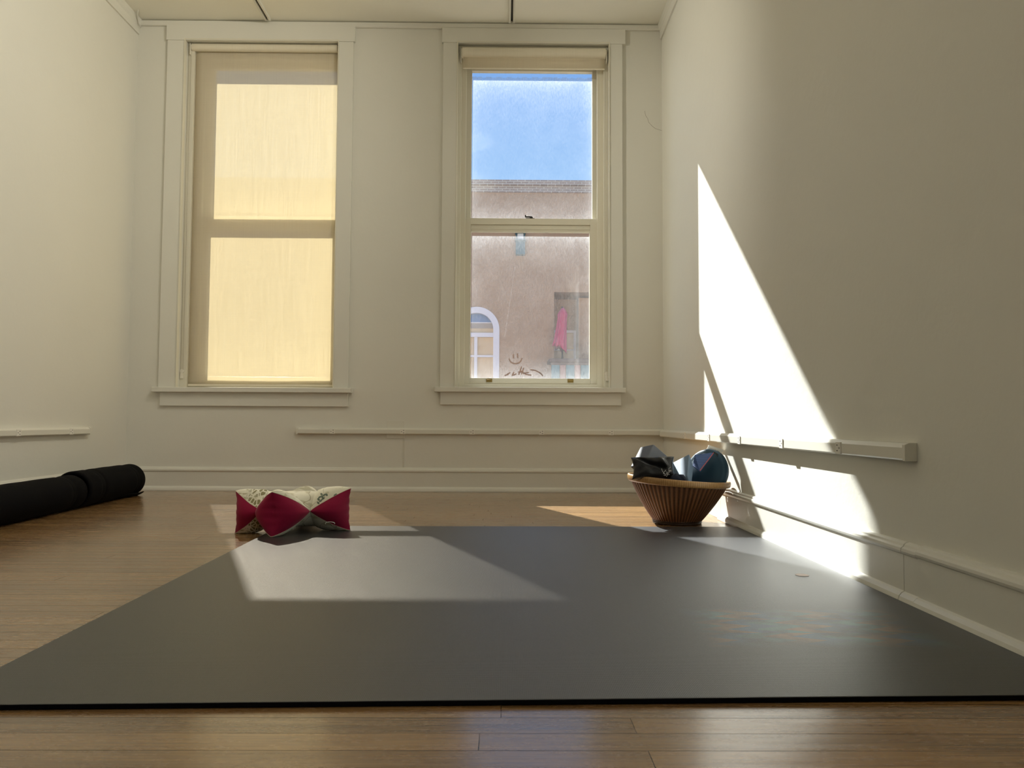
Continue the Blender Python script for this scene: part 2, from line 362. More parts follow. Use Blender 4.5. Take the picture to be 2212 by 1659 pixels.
# ------------------------------------------------------------------ mesh helpers
class MB:
    def __init__(s): s.bm = bmesh.new(); s.mats = []
    def mi(s, m):
        if m not in s.mats: s.mats.append(m)
        return s.mats.index(m)
    def box(s, a, b, m=None, rot=None, piv=None):
        vs = [s.bm.verts.new((x, y, z)) for x in (a[0], b[0]) for y in (a[1], b[1]) for z in (a[2], b[2])]
        if rot is not None:
            p = Vector(piv) if piv is not None else Vector([(a[i] + b[i]) / 2 for i in range(3)])
            for v in vs: v.co = rot @ (v.co - p) + p
        i = s.mi(m) if m else 0
        for f in ((0, 1, 3, 2), (4, 6, 7, 5), (0, 4, 5, 1), (2, 3, 7, 6), (0, 2, 6, 4), (1, 5, 7, 3)):
            fc = s.bm.faces.new([vs[k] for k in f]); fc.material_index = i
        return vs
    def prism(s, prof, a, b, axis='x', m=None):
        """closed profile (list of 2D) extruded along an axis from a to b"""
        def P(t, q): return {'x': (t, q[0], q[1]), 'y': (q[0], t, q[1]), 'z': (q[0], q[1], t)}[axis]
        A = [s.bm.verts.new(P(a, q)) for q in prof]; B = [s.bm.verts.new(P(b, q)) for q in prof]
        i = s.mi(m) if m else 0; n = len(prof)
        for k in range(n):
            f = s.bm.faces.new((A[k], A[(k + 1) % n], B[(k + 1) % n], B[k])); f.material_index = i
        for L in (A[::-1], B): s.bm.faces.new(L).material_index = i
    def tube(s, pts, r, seg=10, m=None, caps=True):
        pts = [Vector(p) for p in pts]; rings = []; i = s.mi(m) if m else 0
        up = Vector((0, 0, 1))
        for k, p in enumerate(pts):
            t = (pts[min(k + 1, len(pts) - 1)] - pts[max(k - 1, 0)]).normalized()
            u = up if abs(t.dot(up)) < 0.95 else Vector((1, 0, 0))
            a = t.cross(u).normalized(); b = t.cross(a).normalized()
            rr = r[k] if isinstance(r, (list, tuple)) else r
            rings.append([s.bm.verts.new(p + a * math.cos(2 * PI * j / seg) * rr + b * math.sin(2 * PI * j / seg) * rr) for j in range(seg)])
        for k in range(len(rings) - 1):
            for j in range(seg):
                f = s.bm.faces.new((rings[k][j], rings[k][(j + 1) % seg], rings[k + 1][(j + 1) % seg], rings[k + 1][j])); f.material_index = i
        if caps:
            for L in (rings[0][::-1], rings[-1]): s.bm.faces.new(L).material_index = i
    def lathe(s, prof, seg=48, m=None, mtx=None, closed=False):
        """prof = list of (r, z)"""
        i = s.mi(m) if m else 0; rings = []
        for (r, z) in prof:
            ring = []
            for j in range(seg):
                v = Vector((r * math.cos(2 * PI * j / seg), r * math.sin(2 * PI * j / seg), z))
                ring.append(s.bm.verts.new(mtx @ v if mtx else v))
            rings.append(ring)
        n = len(rings)
        for k in range(n if closed else n - 1):
            A, B = rings[k], rings[(k + 1) % n]
            for j in range(seg):
                f = s.bm.faces.new((A[j], A[(j + 1) % seg], B[(j + 1) % seg], B[j])); f.material_index = i
        if not closed:
            for L in (rings[0][::-1], rings[-1]): s.bm.faces.new(L).material_index = i
    def grid(s, fn, nu, nv, m=None):
        i = s.mi(m) if m else 0
        g = [[s.bm.verts.new(fn(a / nu, b / nv)) for b in range(nv + 1)] for a in range(nu + 1)]
        for a in range(nu):
            for b in range(nv):
                f = s.bm.faces.new((g[a][b], g[a + 1][b], g[a + 1][b + 1], g[a][b + 1])); f.material_index = i
    def build(s, name, mat=None, parent=None, bevel=0, smooth=False, seg=2, weld=0, origin=None, subd=0):
        if weld: bmesh.ops.remove_doubles(s.bm, verts=s.bm.verts, dist=weld)
        bmesh.ops.recalc_face_normals(s.bm, faces=s.bm.faces)
        if origin is not None: bmesh.ops.translate(s.bm, verts=s.bm.verts, vec=-Vector(origin))
        me = bpy.data.meshes.new(name); s.bm.to_mesh(me); s.bm.free()
        for m in (s.mats or [mat]): me.materials.append(m)
        o = bpy.data.objects.new(name, me); COL.objects.link(o)
        if origin is not None: o.location = origin
        if smooth:
            for p in me.polygons: p.use_smooth = True
        if bevel:
            b = o.modifiers.new('bevel', 'BEVEL'); b.width = bevel; b.segments = seg; b.limit_method = 'ANGLE'; b.angle_limit = math.radians(40)
        if subd:
            d = o.modifiers.new('subd', 'SUBSURF'); d.levels = subd; d.render_levels = subd
        if parent is not None: adopt(o, parent)
        return o
def adopt(o, parent):
    o.parent = parent
    o.matrix_parent_inverse = Matrix.Translation(-Vector(parent.location)) if parent.type == 'EMPTY' and parent.parent is None else Matrix.Identity(4)
    if parent.type != 'EMPTY':
        o.matrix_parent_inverse = world_of(parent).inverted()
def world_of(o):
    m = Matrix.LocRotScale(o.location, o.rotation_euler, o.scale)
    if o.parent: return world_of(o.parent) @ o.matrix_parent_inverse @ m
    return m
def empty(name, loc=(0, 0, 0), label=None, cat=None, group=None, kind=None):
    o = bpy.data.objects.new(name, None); COL.objects.link(o); o.location = loc; o.empty_display_size = 0.1
    return tag(o, label, cat, group, kind)
def tag(o, label=None, cat=None, group=None, kind=None):
    if label: o['label'] = label
    if cat: o['category'] = cat
    if group: o['group'] = group
    if kind: o['kind'] = kind
    return o
def struct(o): o['kind'] = 'structure'; return o

# ================================================================== ROOM SHELL
# floor
b = MB(); b.box((XL - 0.1, YR - 0.1, -0.12), (XR + 0.1, D + 0.02, 0.0)); struct(b.build('floor', M['floor']))
# ceiling
b = MB(); b.box((XL - 0.1, YR - 0.1, H), (XR + 0.1, D + TH, H + 0.2)); struct(b.build('ceiling', M['ceiling']))
# side walls, rear wall
b = MB(); b.box((XL - 0.15, YR - 0.15, -0.12), (XL, D, H + 0.02)); struct(b.build('wall_left', M['wall']))
RW = (-2.3, -0.5, 1.0, 2.6)     # added unseen opening for the fill light, right wall behind the camera (y0, y1, z0, z1)
b = MB(); b.box((XR, YR - 0.15, -0.12), (XR + 0.15, RW[0], H + 0.02)); b.box((XR, RW[1], -0.12), (XR + 0.15, D, H + 0.02))
b.box((XR, RW[0], -0.12), (XR + 0.15, RW[1], RW[2])); b.box((XR, RW[0], RW[3]), (XR + 0.15, RW[1], H + 0.02)); struct(b.build('wall_right', M['wall']))
# openings in the window wall  (x0, x1, z0, z1)
O1 = (-2.055, -1.078, 0.628, 2.868)
O2 = (-0.315, 0.655, 0.640, 2.868)
def holed_wall(x0, x1, z0, z1, y0, y1, holes, name, mat):
    b = MB(); x = x0
    for (a, c, lo, hi) in holes:
        b.box((x, y0, z0), (a, y1, z1)); b.box((a, y0, z0), (c, y1, lo)); b.box((a, y0, hi), (c, y1, z1)); x = c
    b.box((x, y0, z0), (x1, y1, z1)); return struct(b.build(name, mat))
holed_wall(XL - 0.15, XR + 0.15, -0.12, H + 0.02, D, D + 0.13, [O1, O2], 'wall_back', M['wall'])
# masonry outside of it: its window heads sit a little lower than the plastered openings
HEADZ = 2.880
b_out = holed_wall(-9, 9, -4.2, 4.4, D + 0.23, D + 0.36, [(O1[0] - 0.03, O1[1] + 0.02, 0.56, HEADZ), (O2[0] - 0.05, O2[1] + 0.02, 0.56, HEADZ)], 'wall_exterior', M['stucco_own'])
holed_wall(XL - 0.15, XR + 0.15, -0.12, H + 0.2, D + 0.13, D + 0.23, [(O1[0], O1[1], 0.56, 2.868), (O2[0], O2[1], 0.56, 2.868)], 'wall_core', M['stucco_own'])
b = MB(); b.box((XL - 0.15, YR - 0.15, -0.12), (XR + 0.15, YR, H + 0.02)); struct(b.build('wall_front', M['wall']))

# baseboards ----------------------------------------------------------------
def base_prof(s, off, h=0.146):
    """profile (horizontal distance from wall, z), s = direction into the room"""
    p = [(0, 0), (0.030, 0), (0.030, 0.008), (0.027, 0.018), (0.020, 0.026), (0.014, 0.029), (0.014, 0.118), (0.019, 0.121),
         (0.021, 0.127), (0.020, 0.134), (0.014, 0.138), (0.012, 0.143), (0.006, 0.147), (0, 0.148)]
    return [(off + s * q[0], q[1]) for q in p]
b = MB(); b.prism(base_prof(-1, D), XL + 0.001, XR - 0.001, 'x'); struct(b.build('baseboard_back', M['trim'], bevel=0.0008))
b = MB(); b.prism(base_prof(1, XL), YR + 0.01, D - 0.03, 'y'); struct(b.build('baseboard_left', M['trim'], bevel=0.0008))
b = MB()
pr_hi = base_prof(-1, XR)
def no_shoe(pr): return [(XR, 0), (XR - 0.014, 0)] + pr[5:]
def deeper(pr, dd, dz): return [(q[0] - (dd if q[0] < XR - 0.001 else 0), q[1] + (dz if q[1] > 0.1 else 0)) for q in pr]
b.prism([(q[0], q[1]) for q in pr_hi], 1.8880, 3.483, 'y')
b.prism(no_shoe(pr_hi), 3.483, D - 0.012, 'y')
b.prism(deeper(pr_hi, 0.0014, 0.0), 1.8185, 1.8830, 'y')
b.prism(deeper(pr_hi, 0.004, 0.003), YR + 0.01, 1.815, 'y')
br_ = struct(b.build('baseboard_right', M['trim'], bevel=0.0008))

# crown strips ---------------------------------------------------------------
b = MB(); b.prism([(D, 2.959), (D - 0.014, 2.959), (D - 0.018, 2.965), (D - 0.018, 2.990), (D - 0.012, 2.994), (D, 2.994)], XL + 0.012, XR - 0.012, 'x')
struct(b.build('trim_1', M['trim'], bevel=0.001))
for nm, x, s in (('trim_2', XL, 1), ('trim_3', XR, -1)):
    b = MB(); b.prism([(x, 2.905), (x + s * 0.010, 2.905), (x + s * 0.012, 2.955), (x + s * 0.022, 2.968), (x + s * 0.026, 2.999), (x, 2.999)], YR, D - 0.001, 'y')
    struct(b.build(nm, M['trim'], bevel=0.001))
# torn paint curl in the ceiling corner + thin plaster crack
b = MB(); b.tube([(-2.335, D - 0.03, 2.935), (-2.342, D - 0.05, 2.965), (-2.325, D - 0.10, 2.985), (-2.30, D - 0.14, 2.994)], [0.004, 0.006, 0.005, 0.002], 6)
struct(b.build('trim_4', M['trim'], smooth=True))
b = MB(); b.tube([(0.886, D - 0.0002, 2.435), (0.892, D - 0.0002, 2.405), (0.905, D - 0.0002, 2.385), (0.912, D - 0.0002, 2.36), (0.935, D - 0.0002, 2.335), (0.955, D - 0.0002, 2.32), (0.995, D - 0.0002, 2.308)], 0.0007, 4)
struct(b.build('trim_5', M['timber']))

# ================================================================== WINDOWS
def frame_rect(b, x0, x1, z0, z1, y0, y1, wl, wr, wt, wb):
    b.box((x0, y0, z0), (x0 + wl, y1, z1)); b.box((x1 - wr, y0, z0), (x1, y1, z1))
    if wt: b.box((x0 + wl, y0, z1 - wt), (x1 - wr, y1, z1))
    if wb: b.box((x0 + wl, y0, z0), (x1 - wr, y1, z0 + wb))
def pane(name, x0, x1, z0, z1, y, dust, parent, nx=150, nz=190):
    if dust is dust_low: nx, nz = 330, 410
    elif dust is not dust_up: nx, nz = 8, 10
    me = bpy.data.meshes.new(name); vs = []; fs = []; dd = []
    for j in range(nz + 1):
        for i in range(nx + 1):
            x = x0 + (x1 - x0) * i / nx; z = z0 + (z1 - z0) * j / nz
            vs.append((x, y, z)); dd.append(dust(x, z))
    for j in range(nz):
        for i in range(nx):
            k = j * (nx + 1) + i; fs.append((k, k + 1, k + nx + 2, k + nx + 1))
    me.from_pydata(vs, [], fs); a = me.attributes.new('dust', 'FLOAT', 'POINT')
    a.data.foreach_set('value', dd); me.materials.append(M['glass'])
    o = bpy.data.objects.new(name, me); COL.objects.link(o)
    so = o.modifiers.new('thickness', 'SOLIDIFY'); so.thickness = 0.003; so.offset = 0
    adopt(o, parent); return o

def dseg(px, pz, a, b2):
    ax, az = a; bx, bz = b2; dx, dz = bx - ax, bz - az
    t = max(0, min(1, ((px - ax) * dx + (pz - az) * dz) / (dx * dx + dz * dz + 1e-12)))
    return math.hypot(px - ax - t * dx, pz - az - t * dz)
smile = [(0.025, 0.842), (0.030, 0.828), (0.040, 0.818), (0.055, 0.812), (0.072, 0.811), (0.088, 0.817), (0.100, 0.828), (0.106, 0.843)]
strokes = [[(0.052, 0.870), (0.053, 0.848)], [(0.078, 0.874), (0.080, 0.850)], smile,
           [(-0.001, 0.735), (0.018, 0.741)], [(0.012, 0.742), (0.03, 0.752)], [(0.052, 0.737), (0.070, 0.745)], [(0.045, 0.735), (0.055, 0.755)],
           [(0.088, 0.742), (0.104, 0.790)], [(0.106, 0.745), (0.118, 0.782)], [(0.086, 0.757), (0.115, 0.757)],
           [(0.100, 0.765), (0.135, 0.742)], [(0.118, 0.748), (0.150, 0.755)], [(0.132, 0.742), (0.165, 0.738)],
           [(0.165, 0.772), (0.195, 0.768)], [(0.195, 0.768), (0.225, 0.752)], [(0.225, 0.752), (0.240, 0.736)],
           [(0.060, 1.44), (-0.005, 0.98)]]
def dust_low(x, z):
    zt, zb = 1.640, 0.715
    if z > zt: return 0.02
    e = 0.070 + 0.26 * math.exp(-(zt - z) / 0.05) + 0.25 * math.exp(-(z - zb) / 0.06) + 0.08 * math.exp(-(zt - z) / 0.35)
    e += 0.08 * math.exp(-(x + 0.229) / 0.04) + 0.08 * math.exp(-(0.543 - x) / 0.04)
    if z < 0.90:
        for st in strokes[:-1]:
            for p, q in zip(st[:-1], st[1:]):
                if abs(x - p[0]) < 0.05:
                    k = dseg(x, z, p, q)
                    if k < 0.0052: e *= max(0.0, (k - 0.0030) / 0.0022)
    if dseg(x, z, *strokes[-1]) < 0.0022: e += 0.06
    return e
def dust_up(x, z):
    zt, zb = 2.712, 1.772
    wob = 0.006 * noise.noise(Vector((x * 30, 0, 0)))
    if z > zt + wob: return 0.03
    e = 0.06 + 0.36 * math.exp(-(zt - z) / 0.05) + 0.14 * math.exp(-(zt - z) / 0.25) + 0.16 * math.exp(-(z - zb) / 0.10)
    e += 0.12 * math.exp(-(x + 0.229) / 0.03) + 0.12 * math.exp(-(0.56 - x) / 0.03)
    return e

def make_window(idx, O, sx0, sx1, gx0, gx1, zs, casing, sill, apron, head, lowdust, updust, hardware):
    """zs: sill top, casing outer etc. Sash outer sx0..sx1, glass gx0..gx1"""
    x0, x1, z0, z1 = O
    root = empty('window_%d' % idx, ((x0 + x1) / 2, D, z0)); struct(root)
    # interior casing: side boards, taller head board with ears
    b = MB()
    yb, yf = D - 0.0004, D - 0.020
    b.box((casing[0], yf, zs), (x0, yb, head[2])); b.box((x1, yf, zs), (casing[1], yb, head[2]))
    b.build('side_casing', M['trim'], root, 0.0015)
    b = MB(); b.box((head[0], D - 0.024, head[2]), (head[1], yb, head[3])); b.build('head_casing', M['trim'], root, 0.0015)
    b = MB(); frame_rect(b, x0 - 0.004, x1 + 0.004, zs, z1 + 0.004, D - 0.026, D + 0.004, 0.006, 0.006, 0.006, 0)
    b.build('casing_bead', M['sash'], root, 0.001)
    b = MB(); b.box((sill[0], D - 0.052, zs - 0.031), (sill[1], D, zs)); b.box((x0 + 0.001, D - 0.001, zs - 0.031), (x1 - 0.001, D + 0.10, zs))
    b.build('window_sill', M['trim'], root, 0.004, seg=3)
    b = MB(); b.box((apron[0], D - 0.020, apron[2]), (apron[1], yb, zs - 0.031)); b.build('apron', M['trim'], root, 0.0015)
    # jamb liner with stepped stops
    b = MB()
    frame_rect(b, x0, x1, zs - 0.01, z1, D + 0.060, D + 0.085, sx0 - x0 + 0.004, x1 - sx1 + 0.004, 0.09, 0.0)      # room side stop
    frame_rect(b, x0, x1, zs - 0.01, z1, D + 0.085, D + 0.23, max(0.012, sx0 - x0 - 0.018), max(0.012, x1 - sx1 - 0.018), 0.03, 0.0)
    frame_rect(b, x0, x1, 0.56, z1, D + 0.165, D + 0.185, max(0.015, sx0 - x0 + 0.010), max(0.015, x1 - sx1 + 0.010), 0.045, 0.0)
    frame_rect(b, x0, x1, zs - 0.01, z1, D + 0.030, D + 0.060, max(0.006, (sx0 - x0) * 0.45), max(0.006, (x1 - sx1) * 0.45), 0.02, 0.0)
    b.box((x0, D + 0.100, 0.56), (x1, D + 0.23, 0.684)); b.box((x0 + 0.0005, D + 0.0625, zs - 0.0095), (x1 - 0.0005, D + 0.0995, 0.6792))
    b.box((x0, D + 0.20, 0.58), (x1, D + 0.40, 0.605))
    b.build('window_frame', M['sash'], root, 0.0012)
    # lower sash (nearer the room)
    b = MB(); ly0, ly1 = D + 0.078, D + 0.112
    b.box((sx0, ly0, 0.680), (gx0, ly1, 1.752)); b.box((gx1, ly0, 0.680), (sx1, ly1, 1.752))
    b.box((gx0, ly0, 0.680), (gx1, ly1, 0.716)); b.box((gx0, ly0, 1.712), (gx1, ly1, 1.752))
    b.box((gx0, ly0 + 0.010, 1.665), (gx1, ly1, 1.712)); b.box((gx0, ly0 + 0.004, 1.682), (gx1, ly0 + 0.012, 1.690))
    for (a, c) in ((gx0 - 0.0, gx0 + 0.004), (gx1 - 0.004, gx1)): b.box((a, ly0 - 0.001, 0.716), (c, ly1, 1.665))
    lo = b.build('lower_sash', M['sash'], root, 0.0016)
    b = MB(); uy0, uy1 = D + 0.122, D + 0.158
    ux0, ux1 = gx0 + 0.0, gx1 + 0.018
    b.box((sx0, uy0, 1.70), (ux0, uy1, 2.84)); b.box((ux1, uy0, 1.70), (sx1 + 0.004, uy1, 2.84))
    b.box((ux0, uy0, 1.70), (ux1, uy1, 1.745)); b.box((ux0, uy0, 2.745), (ux1, uy1, 2.84))
    up = b.build('upper_sash', M['sash'], root, 0.0016)
    pane('pane', gx0 - 0.003, gx1 + 0.003, 0.712, 1.668, D + 0.098, lowdust, lo)
    pane('pane', ux0 - 0.003, ux1 + 0.003, 1.742, 2.749, D + 0.142, updust, up)
    if hardware:
        cx = 0.156
        b = MB(); b.box((cx - 0.028, D + 0.082, 1.752), (cx + 0.028, D + 0.108, 1.756)); b.lathe([(0.0001, 0), (0.010, 0), (0.010, 0.010), (0.0001, 0.011)], 16, None, Matrix.Translation((cx + 0.008, D + 0.095, 1.756)))
        b.box((cx - 0.030, D + 0.090, 1.762), (cx + 0.012, D + 0.100, 1.770)); b.box((cx - 0.034, D + 0.088, 1.764), (cx - 0.026, D + 0.102, 1.778))
        b.build('sash_lock', M['steel'], lo, 0.001)
        for lx in (-0.102, 0.418):
            b = MB(); b.box((lx - 0.019, D + 0.074, 0.690), (lx + 0.019, D + 0.078, 0.713))
            b.tube([(lx - 0.013, D + 0.074, 0.700), (lx - 0.013, D + 0.066, 0.704), (lx, D + 0.064, 0.7045), (lx + 0.013, D + 0.066, 0.704), (lx + 0.013, D + 0.074, 0.700)], 0.0028, 8)
            b.build('sash_lift', M['brass'], lo, 0.0008)
    return root
clean = lambda x, z: 0.03
make_window(1, O1, -1.960, -1.082, -1.918, -1.120, 0.643, (-2.168, -0.982), (-2.195, -0.958), (-2.155, -0.982, 0.527), (-2.175, -0.972, 2.862, 2.962), clean, clean, False)
make_window(2, O2, -0.266, 0.592, -0.229, 0.545, 0.653, (-0.408, 0.740), (-0.442, 0.753), (-0.406, 0.729, 0.543), (-0.416, 0.760, 2.862, 2.958), dust_low, dust_up, True)

# ================================================================== ROLLER BLINDS
def curtain_chain(b, x, y, z0, z1, dx):
    n = int((z1 - z0) / 0.0075)
    for k in range(n):
        z = z1 - k * 0.0075
        for s in (-1, 1):
            cx = x + s * 0.007 + dx * (k / n); h = 0.0021
            c = Vector((cx, y, z))
            vs = [b.bm.verts.new(c + Vector(v) * h) for v in ((1, 0, 0), (-1, 0, 0), (0, 1, 0), (0, -1, 0), (0, 0, 1), (0, 0, -1))]
            for f in ((0, 2, 4), (2, 1, 4), (1, 3, 4), (3, 0, 4), (2, 0, 5), (1, 2, 5), (3, 1, 5), (0, 3, 5)):
                b.bm.faces.new([vs[q] for q in f])
    for s in (-1, 1): b.tube([(x + s * 0.007, y, z1), (x + s * 0.007 + dx, y, z0)], 0.0008, 5)
def roller_blind(name, x0, x1, zr, rr, zb, yc, label, chainx, full):
    root = empty(name, ((x0 + x1) / 2, yc, zr), label, 'blind')
    b = MB(); mt = Matrix.Translation((x0, yc, zr)) @ Matrix.Rotation(PI / 2, 4, 'Y')
    b.lathe([(rr - 0.003, 0.004), (rr, 0.0045), (rr, x1 - x0 - 0.0045), (rr - 0.003, x1 - x0 - 0.004)], 40, None, mt)
    b.build('roller', M['blind_roll'], root, smooth=False)
    yf = yc + rr * 0.72 if full else yc - rr * 0.2
    ins = 0.010 if not full else 0.022
    b = MB(); nx, nz = 24, 60
    def fn(u, v):
        x = x0 + ins + (x1 - x0 - 2 * ins + (0.026 if full else 0)) * u; z = zb + (zr - zb) * v
        y = yf + 0.0018 * math.sin(u * 7 + 1) * (1 - v) + 0.0012 * noise.noise(Vector((x * 4, z * 2, 0)))
        return (x, y, z)
    b.grid(fn, nx, nz)
    f = b.build('fabric', M['blind'], root, smooth=True)
    so = f.modifiers.new('thickness', 'SOLIDIFY'); so.thickness = 0.0006
    b = MB(); b.box((x0 + ins, yf - 0.004, zb - (0.012 if full else 0.006)), (x1 - ins + (0.026 if full else 0), yf + 0.004, zb + 0.003)); b.build('hem_bar', M['blind_roll'], root, 0.003)
    for (xb, s) in ((x0, -1), (x1, 1)):
        b = MB(); b.box((xb + s * 0.002, yc - 0.020, zr - rr - 0.028), (xb + s * 0.006, yc + 0.022, zr + rr * 0.6 + 0.006)); b.box((xb - s * 0.006, yc - 0.012, zr + rr * 0.2), (xb + s * 0.006, yc + 0.012, zr + rr * 0.6 + 0.004))
        b.lathe([(rr * 0.75, 0), (rr * 0.8, 0.002), (rr * 0.8, 0.006), (rr * 0.7, 0.0065)], 24, None, Matrix.Translation((xb - 0.003, yc, zr)) @ Matrix.Rotation(PI / 2, 4, 'Y'))
        b.build('bracket', M['whiteplastic'], root, 0.001)
    for (xa, xc) in ((x0 - 0.006, x0 + 0.022), (x1 - 0.022, x1 + 0.006)):
        b = MB(); b.box((xa, yc - 0.013, zr + rr * 0.6), (xc, yc + 0.010, zr + rr * 0.6 + 0.006)); b.build('mounting_clip', M['black'], root, 0.001)
    b = MB(); cz0 = 0.745; curtain_chain(b, chainx, yc - 0.004, cz0, zr - 0.01, 0.0)
    ch = b.build('bead_chain', M['chain'], root)
    b = MB(); b.box((chainx - 0.009, yc - 0.010, cz0 - 0.045), (chainx + 0.009, yc + 0.004, cz0 - 0.012)); b.lathe([(0.004, 0), (0.013, 0.001), (0.013, 0.009), (0.004, 0.010)], 20, None, Matrix.Translation((chainx, yc + 0.002, cz0)) @ Matrix.Rotation(PI / 2, 4, 'X'))
    b.build('chain_tensioner', M['whiteplastic'], root, 0.001)
roller_blind('roller_blind', -2.032, -1.088, 2.838, 0.024, 0.664, D + 0.030, 'cream woven roller blind pulled fully down over the left window', -2.041, True)
roller_blind('roller_blind', -0.292, 0.640, 2.815, 0.034, 2.712, D + 0.018, 'cream roller blind rolled nearly all the way up in the right window', 0.645, False)

# ================================================================== POWER RACEWAYS WITH OUTLETS
def raceway(prof_axis, a, b_, wallpos, s, z0, z1, outlets, label, cap=False):
    """runs along axis; s = direction into the room from the wall"""
    mid = ((a + b_) / 2)
    loc = (mid, wallpos, z0) if prof_axis == 'x' else (wallpos, mid, z0)
    root = empty('power_raceway', loc, label, 'power strip')
    dpt = 0.030
    b = MB(); pr = [(wallpos + s * 0.0005, z0), (wallpos + s * (dpt - 0.003), z0), (wallpos + s * dpt, z0 + 0.004), (wallpos + s * dpt, z1 - 0.011), (wallpos + s * (dpt - 0.004), z1 - 0.007), (wallpos + s * (dpt - 0.012), z1), (wallpos + s * 0.0005, z1)]
    b.prism(pr, a, b_, prof_axis); b.build('channel', M['raceway'], root, 0.0008)
    if cap is not False:
        e = cap; b = MB(); q0, q1 = min(e, e + 0.012), max(e, e + 0.012)
        b.prism([(wallpos + s * 0.0005, z0 - 0.002), (wallpos + s * (dpt + 0.001), z0 - 0.002), (wallpos + s * (dpt + 0.001), z1 - 0.004), (wallpos + s * (dpt - 0.010), z1 + 0.001), (wallpos + s * 0.0005, z1 + 0.001)], q0, q1, prof_axis)
        b.build('end_cap', M['raceway'], root, 0.001)
    zc = (z0 + z1) / 2 - 0.003; hh = (z1 - z0) * 0.40
    for t in outlets:
        b = MB(); f = wallpos + s * dpt
        def bx(t0, t1, d0, d1, za, zb, m):
            lo, hi = min(f + s * d0, f + s * d1), max(f + s * d0, f + s * d1)
            if prof_axis == 'x': b.box((t0, lo, za), (t1, hi, zb), m)
            else: b.box((lo, t0, za), (hi, t1, zb), m)
        bx(t - 0.016, t + 0.016, -0.001, 0.003, zc - hh, zc + hh, M['outlet'])
        for dz in (-1, 1): bx(t + 0.002, t + 0.009, 0.003, 0.0034, zc + dz * hh * 0.48 - 0.0014, zc + dz * hh * 0.48 + 0.0014, M['slot'])
        for q in range(3): bx(t - 0.0105 + q * 0.0015, t - 0.006 - (q == 2) * 0.001 + 0.0, 0.003, 0.0034, zc - 0.002 + (q != 1) * 0.0006, zc + 0.002 - (q != 1) * 0.0006, M['slot'])
        bx(t - 0.0185, t - 0.016, -0.001, 0.0012, zc - hh, zc + hh, M['slot']) if False else None
        b.build('outlet', M['outlet'], root, 0.0006)
    return root
raceway('x', -1.288, XR - 0.002, D, -1, 0.357, 0.395, [-1.074, -0.636, -0.204, 0.229, 0.663], 'long white power raceway with five outlets running under the windows', cap=-1.300)
raceway('y', 1.850, D - 0.032, XR, -1, 0.350, 0.392, [4.101, 3.616, 3.144, 2.664, 2.205], 'white power raceway on the sunlit right wall above the basket', cap=1.839)
raceway('y', 1.90, 4.326, XL, 1, 0.357, 0.396, [4.138, 3.692], 'white power raceway on the left wall above the black rolls', cap=4.325)
# wall plate behind the raceway and the surface conduit below it
b = MB(); b.box((-0.741, D - 0.006, 0.330), (-0.630, D - 0.0005, 0.441)); tag(b.build('wall_plate', M['raceway'], bevel=0.0015), 'square painted wall plate behind the raceway between the windows', 'wall plate')
b = MB(); b.prism([(-0.634, D - 0.0005), (-0.634, D - 0.004), (-0.630, D - 0.005), (-0.628, D - 0.0005)], 0.149, 0.3295, 'z'); tag(b.build('surface_conduit', M['raceway']), 'thin painted conduit dropping from the wall plate to the baseboard', 'conduit')

# ================================================================== CEILING TRACKS
def track(x, y0, y1, label, cond):
    root = empty('ceiling_track', (x, y1, H - 0.001), label, 'track')
    b = MB()
    w, t, h = 0.018, 0.0035, 0.022
    b.box((x - w, y0, H - 0.005), (x + w, y1, H - 0.0005)); b.box((x - w, y0, H - h), (x - w + t * 3.2, y1, H - 0.005)); b.box((x + w - t * 3.2, y0, H - h), (x + w, y1, H - 0.005))
    b.box((x - w, y1, H - h), (x + w, y1 + 0.004, H - 0.0005))
    b.build('rail', M['raceway'], root, 0.0008)
    b = MB(); b.box((x - w + t * 3.2, y0, H - 0.008), (x + w - t * 3.2, y1, H - 0.0051)); b.build('slot', M['slot'] if cond else M['steel'], root)
track(-1.523, 1.2, 4.745, 'white ceiling track with a dark slot nearer the left window', True)
track(0.030, 1.2, 4.745, 'white ceiling track with a grey slot above the right window', False)

# ================================================================== EXERCISE MAT
T = 0.0095
root = empty('exercise_mat', (0, 2.2, 0), 'big charcoal exercise mat lying flat on the wood floor', 'mat')
cor = [(-0.872, 1.176), (0.9655, 1.232), (0.9655, 3.173), (-0.915, 3.148)]
b = MB()
top = [b.bm.verts.new((x, y, T)) for x, y in cor]; bot = [b.bm.verts.new((x, y, 0.0006)) for x, y in cor]
i0 = b.mi(M['mat']); i1 = b.mi(M['roll'])
b.bm.faces.new(top).material_index = i0; b.bm.faces.new(bot[::-1]).material_index = i1
for k in range(4): b.bm.faces.new((bot[k], bot[(k + 1) % 4], top[(k + 1) % 4], top[k])).material_index = i1
b.build('mat_body', None, root, 0.0022)
b = MB(); b.lathe([(0.0001, 0), (0.0185, 0), (0.0185, 0.0008), (0.0001, 0.0008)], 32, None, Matrix.Translation((0.843, 2.173, T + 0.0002)))
tag(b.build('round_sticker', M['sticker']), 'small pale round sticker on the mat near the right wall', 'sticker')

